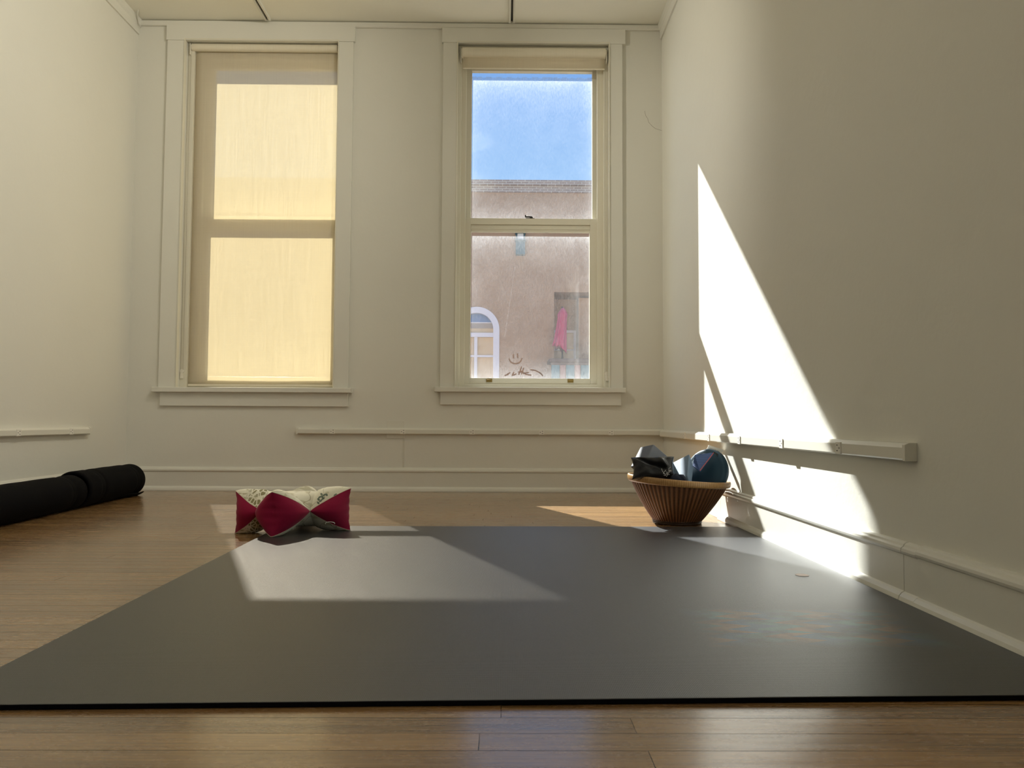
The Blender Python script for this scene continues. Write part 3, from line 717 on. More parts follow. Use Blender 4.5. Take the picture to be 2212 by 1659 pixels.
# ================================================================== ROLLED BLACK MATS
def roll(name, p0, p1, R, label, open_near, straps, far_flap):
    p0 = Vector((p0[0], p0[1], 0)); p1 = Vector((p1[0], p1[1], 0)); ax = (p1 - p0); L = ax.length; ax.normalize()
    mt = Matrix.Translation((p0.x, p0.y, R)) @ ax.to_track_quat('Z', 'Y').to_matrix().to_4x4()
    root = empty(name, (p0.x, p0.y, 0), label, 'mat')
    def rad(z):
        r = R
        for s in straps: r -= 0.007 * math.exp(-((z - s) / 0.022) ** 2)
        r += 0.0012 * noise.noise(Vector((z * 9, R * 50, 1)))
        return r
    b = MB(); prof = []
    n = 60
    for k in range(n + 1):
        z = L * k / n; e = 1.0
        r = rad(z)
        if k == n: r -= 0.006
        if k == 0: r -= 0.004
        prof.append((r, z))
    inner = [(R - 0.016, L - 0.002), (R - 0.018, L - 0.05)] + [(R - 0.018, 0.05), (R - 0.015, 0.003)] if open_near else [(R - 0.012, L + 0.003), (R * 0.55, L + 0.004), (0.012, L - 0.004)]
    if open_near:
        b.lathe(prof + inner, 64, None, mt, closed=True)
    else:
        b.lathe([(0.01, 0.01), (R * 0.6, -0.002)] + prof + inner, 64, None, mt)
    b.build('rolled_sheet', M['roll'], root, smooth=True)
    if open_near:   # inner coils, set back inside the roll
        b = MB(); pts = []
        for k in range(150):
            a = k * 2 * PI / 30; r = 0.012 + (R - 0.034) * k / 150
            pts.append((r * math.cos(a), r * math.sin(a)))
        A = [[b.bm.verts.new(mt @ Vector((x, y, z))) for (x, y) in pts] for z in (0.10, L - 0.004)]
        for k in range(len(pts) - 1): b.bm.faces.new((A[0][k], A[0][k + 1], A[1][k + 1], A[1][k]))
        o = b.build('inner_coil', M['roll'], root, smooth=True); so = o.modifiers.new('t', 'SOLIDIFY'); so.thickness = 0.007
    for s in straps:
        b = MB(); r = R - 0.0055
        b.lathe([(r, s - 0.016), (r + 0.0022, s - 0.015), (r + 0.0022, s + 0.015), (r, s + 0.016)], 64, None, mt, closed=False)
        b.build('strap', M['roll_strap'], root, smooth=False)
    if far_flap:
        b = MB()
        def fl(u, v):
            a = -PI * 0.5 + 0.55 * u
            x = p1.x + 0.02 + 0.055 * u; y = p1.y - 0.26 + 0.27 * v
            return (x, y, 0.004 + 0.022 * u * u + 0.004 * math.sin(v * 6))
        b.grid(fl, 10, 10); o = b.build('loose_edge', M['roll'], root, smooth=True); so = o.modifiers.new('t', 'SOLIDIFY'); so.thickness = 0.006; so.offset = 1
    return root
ex = lambda y: -2.090 + (y - 3.2) * (-0.085 / 1.27)
roll('rolled_mat', (ex(3.80) - 0.002, 3.80), (ex(4.47), 4.47), 0.0915, 'far black rolled mat with an open end, reaching the corner of the room', True, [0.155, 0.585], True)
roll('rolled_mat', (ex(2.55), 2.55), (ex(3.79), 3.79), 0.0835, 'near black rolled mat running out of the left edge of the photo', False, [0.30, 1.12], False)

# ================================================================== STAR CUSHION
def star_cushion():
    # plan: centre, four tips, four waist points between them
    C0 = Vector((-0.836, 3.040)); HT = 0.165
    tips = {'l': Vector((-1.046, 2.992)), 'f': Vector((-0.858, 2.838)), 'r': Vector((-0.603, 3.018)), 'k': Vector((-0.815, 3.235))}
    W = {'lf': Vector((-0.930, 2.940)), 'fr': Vector((-0.744, 2.945)), 'rk': Vector((-0.742, 3.130)), 'kl': Vector((-0.928, 3.125))}
    lab = 'patchwork star cushion of crimson and cream leaf-print cloth at the mat corner'
    root = empty('star_cushion', (C0.x, C0.y, 0), lab, 'cushion')
    zoff = 0.0
    def seam(t, top): return 0.0
    arms = [('l', 'kl', 'lf', M['scales']), ('f', 'lf', 'fr', M['floral']), ('r', 'fr', 'rk', M['floral']), ('k', 'rk', 'kl', M['floral'])]
    def edge(tip, w, s, side):
        """red/cream seam curve from waist point w (s=0) to tip (s=1); side=+1 top, -1 bottom"""
        p = w.lerp(tip, s)
        # seam bows outward a little
        d = (tip - w); nrm = Vector((d.y, -d.x)).normalized()
        out = (w - C0).dot(nrm); nrm = nrm if out > 0 else -nrm
        p = p + nrm * 0.012 * math.sin(PI * s)
        z = HT / 2 + side * (HT / 2) * (0.84 if (tip is tips['k'] and side > 0) else 1.0) * (s ** 0.80) * (1 + 0.06 * math.sin(PI * s))
        if s < 1e-6: z = HT / 2
        return Vector((p.x, p.y, z))
    for key, wa, wb, pm in arms:
        tip = tips[key]
        b = MB()
        ns, nv = 22, 14
        for side in (1, -1):
            def top(u, v):
                a = edge(tip, W[wa], u, side); c = edge(tip, W[wb], u, side)
                p = a.lerp(c, v); q = (2 * v - 1)
                dome = 0.068 * (1 - u ** 1.2) * (1 - 0.25 * u * (key == 'k')) * (1 - abs(q) ** 1.6)
                z = p.z + side * dome
                z = max(0.0005, z)
                return Vector((p.x, p.y, z))
            b.grid(top, ns, nv, pm)
        rn = random.Random(ord(key))
        ph = rn.uniform(0, 6)
        for w in (W[wa], W[wb]):
            d = (tip - w); nrm = Vector((d.y, -d.x)).normalized()
            if (w - C0).dot(nrm) < 0: nrm = -nrm
            def red(u, v):
                t = edge(tip, w, u, 1); bo = edge(tip, w, u, -1)
                p = bo.lerp(t, v); q = 2 * v - 1
                k = 0.026 * math.sin(PI * min(1, u)) ** 0.8 * (1 - q * q)
                pk = -0.010 * (u ** 6) * math.cos(q * PI / 2) + 0.0022 * math.sin(q * 16 + ph) * u ** 5 * (1 - q * q)
                dirv = (tip - C0).normalized()
                wr = 0.0024 * math.sin(q * 9 + ph + u * 2) * u * u * (1 - u) * (1 - q * q)
                return Vector((p.x + nrm.x * (k + wr) + dirv.x * pk, p.y + nrm.y * (k + wr) + dirv.y * pk, p.z))
            b.grid(red, 26, 18, M['crimson'])
        b.build('arm', None, root, smooth=True, weld=0.0004)
        # seam cord where crimson meets cream
        b = MB()
        for w in (W[wa], W[wb]):
            for side in (1, -1):
                pts = [edge(tip, w, k / 14, side) for k in range(15)]
                for p in pts: p.z = max(0.0015, p.z)
                b.tube(pts, 0.0009, 6)
        b.build('seam_cord', M['piping'], root, smooth=True)
    b = MB()
    for side in (1, -1):
        def mid(u, v):
            a = W['kl'].lerp(W['lf'], u); c = W['rk'].lerp(W['fr'], u)
            p = a.lerp(c, v); P_, Q = 2 * u - 1, 2 * v - 1
            return Vector((p.x, p.y, max(0.0005, HT / 2 + side * 0.068 * (1 - abs(P_ * Q) ** 1.6))))
        b.grid(mid, 14, 14, M['floral'])
    b.build('centre', None, root, smooth=True, weld=0.0004)
    # loop of ribbon at the lower seam of the right arm
    b = MB(); c = Vector((-0.668, 2.962, 0.030))
    pts = [c + Vector((0.020 * math.cos(a) * 0.9, -0.012, 0.006 + 0.006 * math.sin(a))) for a in [k * PI / 8 for k in range(-1, 10)]]
    b.tube(pts, 0.0016, 6); b.build('ribbon_loop', M['thread'], root, smooth=True)
    return root
cush = star_cushion()
for ch in cush.children:        # settle: right part on the mat, left arm on the bare boards
    for v in ch.data.vertices:
        k = max(0.0, min(1.0, (v.co.x + 0.985) / 0.06)); v.co.z += (T + 0.0004) * k * k * (3 - 2 * k)

# ================================================================== BASKET
BC = Vector((0.7565, 3.362, 0.0))
def tilt(p):    # the rim leans down to the right
    p = Vector(p); k = max(0, p.z) / 0.2
    return Vector((BC.x + p.x + 0.008 * k, BC.y + p.y, p.z + k * (-0.070 * p.x)))
root = empty('wicker_basket', (BC.x, BC.y, 0), 'brown wicker basket with a honey-coloured rim in the sunlit corner', 'basket')
def wicker_shell(name, prof, nseg, ribs, amp, parent, mat, rows, fine=0.0007, inner=True):
    vs, fs, wv = [], [], []
    n = len(prof)
    for k, (r, z) in enumerate(prof):
        for j in range(nseg):
            a = 2 * PI * j / nseg
            rib = 0.5 + 0.5 * math.cos(a * ribs); row = 0.5 + 0.5 * math.cos(2 * PI * z * rows + (PI if int(a * ribs / (2 * PI) + 0.5) % 2 else 0))
            rr = r + amp * rib + fine * row
            p = tilt((rr * math.cos(a), rr * math.sin(a), z)); vs.append(p[:]); wv.append(rib * 0.75 + row * 0.25)
    for k in range(n - 1):
        for j in range(nseg):
            fs.append((k * nseg + j, k * nseg + (j + 1) % nseg, (k + 1) * nseg + (j + 1) % nseg, (k + 1) * nseg + j))
    me = bpy.data.meshes.new(name); me.from_pydata(vs, [], fs); me.attributes.new('weave', 'FLOAT', 'POINT').data.foreach_set('value', wv)
    me.materials.append(mat)
    for p in me.polygons: p.use_smooth = True
    o = bpy.data.objects.new(name, me); COL.objects.link(o)
    so = o.modifiers.new('t', 'SOLIDIFY'); so.thickness = 0.005; so.offset = -1
    adopt(o, parent); return o
def bprof(t):   # 0 bottom .. 1 under the rim
    z = 0.012 + 0.163 * t
    r = 0.101 + 0.104 * (t ** 0.92) + 0.004 * math.sin(PI * t)
    return (r, z)
wicker_shell('woven_body', [bprof(k / 70) for k in range(71)], 620, 62, 0.0034, root, M['wicker'], 190)
rp = [(0.2095, 0.172), (0.2145, 0.170), (0.2185, 0.173), (0.2210, 0.181), (0.2215, 0.191), (0.2195, 0.1975), (0.2140, 0.1985), (0.2110, 0.196), (0.2095, 0.185), (0.2090, 0.175)]
wicker_shell('rim', rp, 600, 150, 0.0006, root, M['rim'], 30, 0.0)
b = MB()
for (r, z, t) in ((0.1005, 0.006, 0.006), (0.104, 0.014, 0.004)):
    pts = [BC + Vector((r * math.cos(2 * PI * k / 64), r * math.sin(2 * PI * k / 64), z)) for k in range(65)]
    b.tube(pts, t, 8)
b.lathe([(0.0005, 0.006), (0.100, 0.006), (0.100, 0.010), (0.0005, 0.010)], 48, None, Matrix.Translation(BC))
b.build('foot_ring', M['dark_wicker'], root, smooth=True)

# contents ------------------------------------------------------------------
def rot3(ax, ay, az): return (Matrix.Rotation(az, 3, 'Z') @ Matrix.Rotation(ay, 3, 'Y') @ Matrix.Rotation(ax, 3, 'X'))
def block(name, c, u, v, w, mat, bevel, label, cat):
    """box from a corner c and three edge vectors"""
    c, u, v, w = map(Vector, (c, u, v, w)); b = MB()
    o = c + (u + v + w) / 2
    P = [b.bm.verts.new(c + u * i + v * j + w * k) for i in (0, 1) for j in (0, 1) for k in (0, 1)]
    for f in ((0, 1, 3, 2), (4, 6, 7, 5), (0, 4, 5, 1), (2, 3, 7, 6), (0, 2, 6, 4), (1, 5, 7, 3)): b.bm.faces.new([P[q] for q in f])
    ob = b.build(name, mat, None, bevel, seg=4, origin=o); tag(ob, label, cat)
    return ob
# grey yoga block, its upper corner standing out on the left
block('foam_block', (0.650, 3.330, 0.345), (0.146, 0.066, -0.118), (-0.057, -0.071, -0.085), (-0.050, 0.055, -0.015), M['foam_grey'], 0.006, 'grey foam yoga block leaning out of the left of the basket', 'yoga block')
# pale blue block standing in the middle
block('foam_block', (0.802, 3.310, 0.306), (0.010, -0.026, -0.058), (-0.030, -0.085, -0.090), (-0.068, 0.055, -0.045), M['foam_blue'], 0.006, 'slate blue foam block in the middle of the basket with its sunlit side', 'yoga block')
# teal round cushion/disc
axis = Vector((-0.74, -0.62, 0.26)).normalized()
mt = Matrix.Translation((0.885, 3.345, 0.222)) @ axis.to_track_quat('Z', 'Y').to_matrix().to_4x4()
b = MB(); R = 0.104
b.lathe([(0.001, -0.030), (R * 0.75, -0.030), (R * 0.93, -0.022), (R, -0.006), (R, 0.004), (R * 0.95, 0.016), (R * 0.86, 0.0225), (R * 0.80, 0.0215), (R * 0.76, 0.0235), (R * 0.45, 0.031), (0.001, 0.033)], 72, None, mt)
tag(b.build('round_cushion', M['teal'], smooth=True), 'deep teal round disc cushion tilted against the right rim of the basket', 'cushion')
# ribbed blue folded strap with coral edge
root = empty('folded_strap', (0.87, 3.30, 0.20), 'blue ribbed strap with a coral edge folded beside the teal disc', 'strap')
A, B_, C_ = Vector((0.826, 3.240, 0.236)), Vector((0.896, 3.275, 0.312)), Vector((0.820, 3.300, 0.288))
nn = (B_ - A).cross(C_ - A).normalized() * 0.010
b = MB(); P = [b.bm.verts.new(p + q) for q in (Vector((0, 0, 0)), -nn) for p in (A, B_, C_ + Vector((0.0, 0.0, 0.012)), C_ + Vector((-0.006, 0.010, -0.035)))]
b.bm.faces.new(P[:4]); b.bm.faces.new(P[4:][::-1])
for k in range(4): b.bm.faces.new((P[k], P[4 + k], P[4 + (k + 1) % 4], P[(k + 1) % 4]))
b.build('webbing', M['ribbed'], root, 0.0015)
b = MB(); off = Vector((0.0012, -0.003, 0.0))
b.tube([A + off, A.lerp(B_, 0.5) + off, B_ + off], 0.0016, 8); b.build('coral_edge', M['coral'], root)
b = MB(); b.tube([B_ + Vector((0, -0.004, 0.002)), B_ + Vector((0.006, -0.010, -0.004)), B_ + Vector((0.016, -0.012, -0.010))], 0.0022, 8)
b.tube([B_ + Vector((0, -0.006, 0.0)), B_ + Vector((0.010, -0.014, -0.010)), B_ + Vector((0.013, -0.014, -0.018))], 0.0016, 8)
b.build('cord_end', M['black'], root, smooth=True)

# black satin crumpled pouch
def pouch():
    c = Vector((0.632, 3.255, 0.2445)); R_ = rot3(math.radians(62), math.radians(-2), math.radians(-8))
    b = MB()
    def sheet(side):
        def fn(u, v):
            p, q = 2 * u - 1, 2 * v - 1
            k = max(0.0, (1 - p ** 4) * (1 - q ** 4)) ** 0.5
            x = 0.092 * p * (1 - 0.14 * (1 - abs(q)) * 0 - 0.16 * (q * q) * 0 - 0.10 * (1 - q * q) * abs(p) ** 3)
            y = 0.052 * q * (1 - 0.10 * (1 - p * p))
            z = side * 0.030 * k
            n = noise.noise(Vector((p * 1.7 + 3, q * 1.7, side * 0.7))) * 0.014
            crease = -0.026 * math.exp(-((q - 0.15 + 0.75 * (p - 0.1)) / 0.16) ** 2) * (1 - p * p) if side > 0 else 0
            ridge = 0.018 * math.exp(-((p - 0.55 + 0.3 * q) / 0.13) ** 2) * (1 - q * q) if side > 0 else 0
            z += (n + crease + ridge) * k
            return c + R_ @ Vector((x, y, z))
        return fn
    b.grid(sheet(1), 56, 40); b.grid(sheet(-1), 56, 40)
    root = empty('satin_pouch', (c.x, c.y, 0.2), 'crumpled black satin pouch lying at the front left of the basket', 'pouch')
    b.build('pouch_body', M['satin'], root, smooth=True, weld=0.0002)
    rr = random.Random(3); b = MB(); base = Vector((0.676, 3.198, 0.222))
    for k in range(9):
        s = base + Vector((rr.uniform(-0.014, 0.014), 0, rr.uniform(-0.006, 0.006)))
        pts = [s]
        for q in range(4): pts.append(pts[-1] + Vector((rr.uniform(-0.008, 0.008), rr.uniform(-0.003, 0.001), rr.uniform(-0.002, 0.009))))
        b.tube(pts, 0.0007, 5)
    b.build('white_threads', M['thread'], root, smooth=True)
pouch()
# dark cloth filling the bottom of the basket
def bundle(name, c, s, mat, label, seed, cat='cloth'):
    b = MB(); c = Vector(c)
    def fn(u, v):
        a, t = 2 * PI * u, PI * v
        d = Vector((math.cos(a) * math.sin(t), math.sin(a) * math.sin(t), math.cos(t)))
        k = 1 + 0.22 * noise.noise(d * 1.8 + Vector((seed, 0, 0))) + 0.07 * noise.noise(d * 6 + Vector((seed, 3, 0)))
        return c + Vector((d.x * s[0], d.y * s[1], d.z * s[2])) * k
    b.grid(fn, 40, 24); tag(b.build(name, mat, smooth=True, weld=0.0003), label, cat)
bundle('folded_cloth', (0.7565, 3.370, 0.085), (0.080, 0.078, 0.050), M['navy'], 'dark navy cloth bundled deep inside the basket', 4.2)
bundle('dark_pouch', (0.727, 3.200, 0.193), (0.036, 0.026, 0.032), M['navy'], 'small dark navy pouch between the black satin pouch and the blue block', 9.1, 'pouch')
bundle('red_cloth', (0.860, 3.250, 0.166), (0.026, 0.018, 0.016), M['red_cloth'], 'dark red cloth just inside the right rim of the basket', 2.7)
bundle('black_cloth', (0.925, 3.285, 0.176), (0.017, 0.024, 0.024), M['satin'], 'small black cloth in front of the teal disc at the right rim', 6.3)
# white card tag with printing on top
root = empty('card_tag', (0.95, 3.44, 0.30), 'white printed card tag sticking up behind the teal disc', 'tag')
o_ = Vector((0.900, 3.42, 0.312)); ux = Vector((0.070, 0.02, -0.022)); uy = Vector((0.018, 0.012, 0.026)); un = ux.cross(uy).normalized()
b = MB()
def quad_solid(b, o, a, c, n, th, m=None):
    P = [b.bm.verts.new(o + a * i + c * j + n * (th * k)) for k in (0, 1) for (i, j) in ((0, 0), (1, 0), (1, 1), (0, 1))]
    i_ = b.mi(m) if m else 0
    for f in ((0, 1, 2, 3), (7, 6, 5, 4), (0, 4, 5, 1), (1, 5, 6, 2), (2, 6, 7, 3), (3, 7, 4, 0)): b.bm.faces.new([P[q] for q in f]).material_index = i_
quad_solid(b, o_, ux, uy, un, 0.0012)
quad_solid(b, o_ + uy * 1.0 , ux * 0.99, Vector((0.001, 0.03, -0.004)), un, 0.0012)
b.build('card', M['paper'], root)
b = MB(); face = -1 if un.y > 0 else 1
fo = un * (-0.0003 if un.y > 0 else 0.0015)
for k in range(16): quad_solid(b, o_ + fo + ux * (0.12 + 0.030 * k) + uy * 0.42, ux * 0.014, uy * 0.26, un, 0.0002)
for k in range(3): quad_solid(b, o_ + fo + ux * (0.66 + 0.055 * k) + uy * 0.28, ux * 0.035, uy * 0.36, un, 0.0002)
for k in range(2): quad_solid(b, o_ + fo + ux * 0.14 + uy * (0.15 + 0.1 * k), ux * 0.42, uy * 0.03, un, 0.0002)
b.build('printing', M['ink'], root)
b = MB(); b.tube([o_ + ux * 0.97 + uy * 0.6, o_ + ux * 1.06 + uy * 0.9 + Vector((0, -0.004, 0.004)), o_ + ux * 1.12 + uy * 0.4 + Vector((0, -0.004, 0)), o_ + ux * 1.02 + uy * 0.2], 0.0012, 6)
b.build('tag_loop', M['thread'], root, smooth=True)

# ================================================================== OUTSIDE
YB = D + 15.2        # facade plane (about 20 m from the camera)
b = MB(); b.box((-14, D + 0.37, -4.4), (16, YB + 1, -4.2)); struct(b.build('ground', M['pavement']))
bd = empty('stucco_building', (1, YB, -4.2), 'tan stucco building across the street with a brick parapet', 'building')
AX0, AX1, AZ0, AZ1 = 1.283, 3.6, 1.2, 3.86      # balcony recess
WXc, WR, WZs = -0.76, 0.59, 2.85                # arched window: centre x, outer radius, spring height
b = MB()
def facade_piece(x0, x1, z0, z1): b.box((x0, YB, z0), (x1, YB + 0.3, z1))
facade_piece(-14, WXc - WR, -4.2, 6.56); facade_piece(WXc + WR, AX0, -4.2, 6.56); facade_piece(AX0, AX1, AZ1, 6.56); facade_piece(AX1, 16, -4.2, 6.56); facade_piece(AX0, AX1, -4.2, AZ0)
facade_piece(WXc - WR, WXc + WR, -4.2, 1.45)
# piece above the arch
seg = 20; arc = [(WXc + WR * math.cos(PI * k / seg), WZs + WR * math.sin(PI * k / seg)) for k in range(seg + 1)]
for k in range(seg):
    (xa, za), (xb, zb_) = arc[k], arc[k + 1]
    P = [b.bm.verts.new(p) for p in ((xa, YB, za), (xb, YB, zb_), (xb, YB, 6.56), (xa, YB, 6.56), (xa, YB + 0.3, za), (xb, YB + 0.3, zb_), (xb, YB + 0.3, 6.56), (xa, YB + 0.3, 6.56))]
    for f in ((0, 1, 2, 3), (7, 6, 5, 4), (0, 4, 5, 1), (3, 2, 6, 7)): b.bm.faces.new([P[q] for q in f])
b.build('facade_wall', M['stucco'], bd)
b = MB(); b.box((-14, YB - 0.03, 6.561), (16, YB + 0.35, 6.70)); b.box((-14, YB - 0.10, 6.70), (16, YB + 0.35, 6.83)); b.box((-14, YB - 0.05, 6.515), (16, YB - 0.001, 6.56)); b.build('brick_parapet', M['brickcap'], bd)
# arched window
b = MB()
def arch_ring(b, r0, r1, y0, y1, z_low):
    prev = None; pts = [(WXc + 1.0, z_low)]
    ring = []
    outl = [(1, z_low)] + [(math.cos(PI * k / 24), None) for k in range(25)] + [(-1, z_low)]
    out2, in2 = [], []
    for k in range(-1, 26):
        if k == -1: out2.append((WXc + r1, z_low)); in2.append((WXc + r0, z_low))
        elif k == 25: out2.append((WXc - r1, z_low)); in2.append((WXc - r0, z_low))
        else:
            a = PI * k / 24; out2.append((WXc + r1 * math.cos(a), WZs + r1 * math.sin(a))); in2.append((WXc + r0 * math.cos(a), WZs + r0 * math.sin(a)))
    for k in range(26):
        q = [out2[k], out2[k + 1], in2[k + 1], in2[k]]
        P = [b.bm.verts.new((x, y, z)) for y in (y0, y1) for (x, z) in q]
        for f in ((0, 1, 2, 3), (7, 6, 5, 4), (0, 4, 5, 1), (1, 5, 6, 2), (2, 6, 7, 3), (3, 7, 4, 0)): b.bm.faces.new([P[t] for t in f])
arch_ring(b, 0.44, 0.60, YB - 0.05, YB + 0.12, 1.45)
b.box((WXc - 0.45, YB + 0.0, 2.66), (WXc + 0.45, YB + 0.10, 2.77))
b.box((WXc - 0.06, YB + 0.02, 1.45), (WXc + 0.02, YB + 0.10, 2.66))
b.box((WXc - 0.45, YB + 0.03, 2.13), (WXc + 0.45, YB + 0.08, 2.18)); b.box((WXc - 0.45, YB + 0.03, 1.50), (WXc + 0.45, YB + 0.08, 1.56))
aw = b.build('arched_window', M['ext_white'], bd)
b = MB(); b.box((WXc - 0.45, YB + 0.15, 1.45), (WXc + 0.45, YB + 0.17, 2.90), M['ext_amber']); b.box((WXc - 0.45, YB + 0.145, 2.90), (WXc + 0.45, YB + 0.17, 3.06), M['ext_grey']); b.box((WXc - 0.45, YB + 0.14, 3.06), (WXc + 0.45, YB + 0.17, 3.35), M['ext_blue'])
b.box((WXc - 0.45, YB + 0.135, 3.04), (WXc + 0.45, YB + 0.15, 3.065), M['ext_white'])
b.build('window_pane', None, aw)
# recess with door
b = MB(); b.box((AX0 - 0.1, YB + 1.2, AZ0), (AX1 + 0.1, YB + 1.3, AZ1 + 0.1)); b.box((AX0 - 0.1, YB + 0.301, AZ0), (AX0, YB + 1.2, AZ1 + 0.1)); b.box((AX1, YB + 0.301, AZ0), (AX1 + 0.1, YB + 1.2, AZ1 + 0.1)); b.box((AX0 - 0.1, YB + 0.301, AZ1), (AX1 + 0.1, YB + 1.2, AZ1 + 0.1)); b.box((AX0, YB + 0.301, AZ0 - 0.1), (AX1, YB + 1.2, AZ0))
b.build('balcony_recess', M['stucco'], bd)
b = MB(); b.box((1.98, YB + 0.55, AZ0), (AX1, YB + 1.199, 3.80)); b.build('recess_pier', M['stucco'], bd)
b = MB(); frame_rect(b, 1.30, 1.965, AZ0, 2.98, YB + 1.10, YB + 1.199, 0.05, 0.07, 0.07, 0.0); b.box((1.35, YB + 1.12, 2.42), (1.90, YB + 1.18, 2.45))
dr = b.build('balcony_door', M['ext_white'], bd)
b = MB(); b.box((1.345, YB + 1.15, AZ0 + 0.001), (1.895, YB + 1.165, 2.915)); b.build('door_pane', M['ext_amber'], dr)
# balcony railing (stands proud of the facade)
rl = empty('balcony_railing', (2.2, YB - 0.8, 1.1), 'timber balcony railing of teal and rose boards on the tan building', 'railing')
yr = YB - 0.9
b = MB(); b.box((1.10, yr - 0.06, 1.93), (3.9, yr + 0.06, 2.02)); b.box((1.14, yr - 0.03, 1.86), (3.9, yr + 0.03, 1.93)); b.box((1.10, yr, 1.93), (1.20, YB - 0.001, 2.02)); b.build('top_rail', M['timber'], rl, 0.01)
b = MB(); b.box((1.06, yr - 0.07, 0.9), (3.9, YB - 0.001, 1.05)); b.build('balcony_deck', M['timber'], bd)
k = 0; x = 1.16
while x < 3.7:
    b = MB(); w = 0.13 if k % 2 else 0.20
    b.box((x, yr - 0.02, 1.054), (x + w, yr + 0.02, 1.86)); b.build('baluster', M['rosepaint'] if k % 2 else M['tealpaint'], rl); x += w + 0.02; k += 1
# closed pink parasol on the balcony
um = empty('closed_parasol', (1.50, YB - 0.35, 1.054), 'closed faded pink parasol standing on the balcony', 'parasol')
b = MB(); nseg = 40; rings = []
profl = [(0.0, 3.40, 0.02), (0.06, 3.34, 0.07), (0.14, 3.22, 0.11), (0.20, 3.12, 0.10), (0.5, 2.85, 0.115), (0.8, 2.55, 0.14), (1.0, 2.38, 0.155), (1.02, 2.34, 0.15)]
for (t, z, r) in profl:
    ring = []
    for j in range(nseg):
        a = 2 * PI * j / nseg; rr = r * (1 + 0.22 * math.cos(a * 6) * (t > 0.1)); zz = z - (0.10 * math.cos(a - 0.4) + 0.05 * math.cos(6 * a)) * (t > 0.9)
        ring.append(b.bm.verts.new((1.49 - 0.09 * t + rr * math.cos(a) + 0.05 * t * 0, YB - 0.35 + rr * math.sin(a), zz)))
    rings.append(ring)
for q in range(len(rings) - 1):
    for j in range(nseg): b.bm.faces.new((rings[q][j], rings[q][(j + 1) % nseg], rings[q + 1][(j + 1) % nseg], rings[q + 1][j]))
b.bm.faces.new(rings[0][::-1]); b.bm.faces.new(rings[-1])
b.build('canopy', M['pink'], um, smooth=True)
b = MB(); b.tube([(1.475, YB - 0.35, 1.06), (1.475, YB - 0.35, 3.42)], 0.025, 10); b.build('pole', M['steel'], um)
b = MB(); b.lathe([(0.25, 0), (0.25, 0.05), (0.05, 0.09), (0.04, 0.3)], 24, None, Matrix.Translation((1.475, YB - 0.35, 1.054))); b.build('base', M['steel'], um)
# wall lantern
ln = empty('wall_lantern', (0.38, YB, 4.8), 'verdigris box lantern fixed high on the tan facade', 'lantern')
b = MB(); b.box((0.26, YB - 0.20, 4.82), (0.50, YB - 0.001, 5.18)); b.box((0.24, YB - 0.24, 5.18), (0.52, YB - 0.001, 5.22)); b.box((0.26, YB - 0.03, 5.22), (0.50, YB - 0.001, 5.46)); b.box((0.24, YB - 0.22, 5.38), (0.52, YB - 0.001, 5.42))
for xx in (0.26, 0.48): b.box((xx, YB - 0.2, 5.22), (xx + 0.02, YB - 0.17, 5.38))
b.build('housing', M['lampteal'], ln, 0.006)
b = MB(); b.box((0.30, YB - 0.16, 5.222), (0.46, YB - 0.032, 5.378)); b.build('lamp_glass', M['lampglass'], ln)

# ================================================================== CAMERA
f, pi_, ya, ro, hh = 1647.32, .0491, .009, .0051, .4397
def ray(u, v):
    a, c_ = (u - 1106) / f, (v - 829.5) / f
    c, s = math.cos(-ro), math.sin(-ro); a, c_ = c * a - s * c_, s * a + c * c_
    x, y, z = a, 1.0, -c_
    c, s = math.cos(pi_), math.sin(pi_); y, z = c * y - s * z, s * y + c * z
    c, s = math.cos(ya), math.sin(ya); x, y = c * x + s * y, -s * x + c * y
    return Vector((x, y, z))
fw = ray(1106, 829.5).normalized(); rt = (ray(1107, 829.5) - ray(1106, 829.5)).normalized(); upv = rt.cross(fw)
cam = bpy.data.cameras.new('camera'); cam.sensor_width = 36; cam.sensor_fit = 'HORIZONTAL'; cam.lens = f / 2212 * 36; cam.clip_start = 0.02; cam.clip_end = 400
co = bpy.data.objects.new('camera', cam); COL.objects.link(co)
co.matrix_world = Matrix(((rt.x, upv.x, -fw.x, 0), (rt.y, upv.y, -fw.y, 0), (rt.z, upv.z, -fw.z, hh), (0, 0, 0, 1)))
S.camera = co

# ================================================================== LIGHT
sd = Vector((1, -2.35, -2.05)).normalized()
su = bpy.data.lights.new('sun', 'SUN'); su.energy = 18.0; su.angle = math.radians(0.53); su.color = (1.0, 0.995, 0.96)
so_ = bpy.data.objects.new('sun', su); COL.objects.link(so_); so_.rotation_euler = sd.to_track_quat('-Z', 'Y').to_euler(); so_.location = (-6, 18, 14)
w = bpy.data.worlds.new('sky'); S.world = w; w.use_nodes = True; nt = w.node_tree
for n in list(nt.nodes): nt.nodes.remove(n)
out = nt.nodes.new('ShaderNodeOutputWorld'); bg = nt.nodes.new('ShaderNodeBackground')
tc = nt.nodes.new('ShaderNodeTexCoord'); sp = nt.nodes.new('ShaderNodeSeparateXYZ'); nt.links.new(tc.outputs['Generated'], sp.inputs[0])
col = ramp(nt, sp.outputs[2], [(0.0, (0.55, 0.62, 0.70)), (0.28, (0.33, 0.60, 1.0)), (0.48, (0.20, 0.42, 0.92)), (1.0, (0.12, 0.28, 0.70))])
nt.links.new(col, bg.inputs[0]); bg.inputs[1].default_value = 1.0; nt.links.new(bg.outputs[0], out.inputs[0])
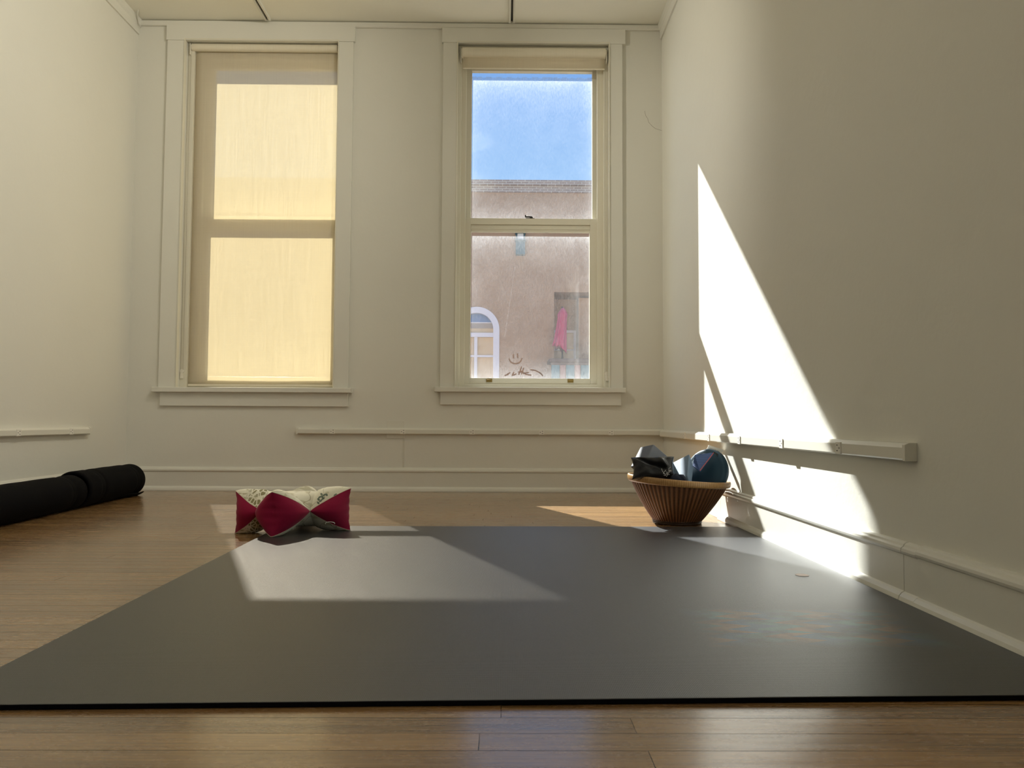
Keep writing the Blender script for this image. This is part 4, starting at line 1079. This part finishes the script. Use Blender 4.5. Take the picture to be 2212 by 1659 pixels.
# added fill light in the made-up side opening, behind the camera
l = bpy.data.lights.new('side_fill_light', 'AREA'); l.shape = 'RECTANGLE'; l.size = RW[3] - RW[2]; l.size_y = RW[1] - RW[0]; l.energy = 24; l.color = (1.0, 0.97, 0.86)
o = bpy.data.objects.new('side_fill_light', l); COL.objects.link(o); o.location = (XR + 0.12, (RW[0] + RW[1]) / 2, (RW[2] + RW[3]) / 2); o.rotation_euler = (0, PI / 2, 0)

# added fill spots hung on the ceiling tracks, unseen above the frame
for k, (y, hd, watt) in enumerate(((1.60, (-1, 0.22, -0.26), 74), (2.90, (-1, 0.22, -0.26), 74), (3.20, (1, 0.40, -0.40), 95))):
    tx = -1.523 if k == 2 else 0.03
    root = empty('fill_spotlight', (tx, y, H - 0.022), ('added unseen fill spotlight nearer the camera, aimed at the left wall', 'added unseen fill spotlight in the middle of the track, aimed at the left wall', 'added unseen fill spotlight on the left-hand track, aimed at the right corner')[k], 'spotlight')
    hd = Vector(hd).normalized(); pc = Vector((tx, y, H - 0.12))
    b = MB(); b.box((tx - 0.012, y - 0.03, H - 0.034), (tx + 0.012, y + 0.03, H - 0.0225)); b.tube([(tx, y, H - 0.034), (tx, y, H - 0.10)], 0.006, 10); b.build('stem', M['raceway'], root)
    b = MB(); mt = Matrix.Translation(pc) @ hd.to_track_quat('Z', 'Y').to_matrix().to_4x4()
    b.lathe([(0.030, -0.05), (0.040, -0.04), (0.045, 0.05), (0.042, 0.05), (0.036, 0.0), (0.030, -0.03)], 32, None, mt, closed=True); b.build('head', M['raceway'], root, smooth=True)
    l = bpy.data.lights.new('fill_spot_beam', 'SPOT'); l.energy = watt; l.spot_size = math.radians(66 if k == 2 else 140); l.spot_blend = 1.0; l.shadow_soft_size = 0.04; l.color = (1.0, 0.94, 0.80)
    o = bpy.data.objects.new('fill_spot_beam', l); COL.objects.link(o); o.location = pc + hd * 0.06; o.rotation_euler = hd.to_track_quat('-Z', 'Y').to_euler()
S.cycles.max_bounces = 10; S.cycles.diffuse_bounces = 6; S.cycles.glossy_bounces = 4; S.cycles.transparent_max_bounces = 16; S.cycles.transmission_bounces = 8
S.cycles.sample_clamp_indirect = 6.0; S.cycles.caustics_reflective = False; S.cycles.caustics_refractive = False
vs = S.view_settings; S.display_settings.display_device = 'sRGB'; vs.view_transform = 'Standard'; vs.look = 'None'; vs.exposure = 0.0; vs.gamma = 1.0; vs.use_curve_mapping = False
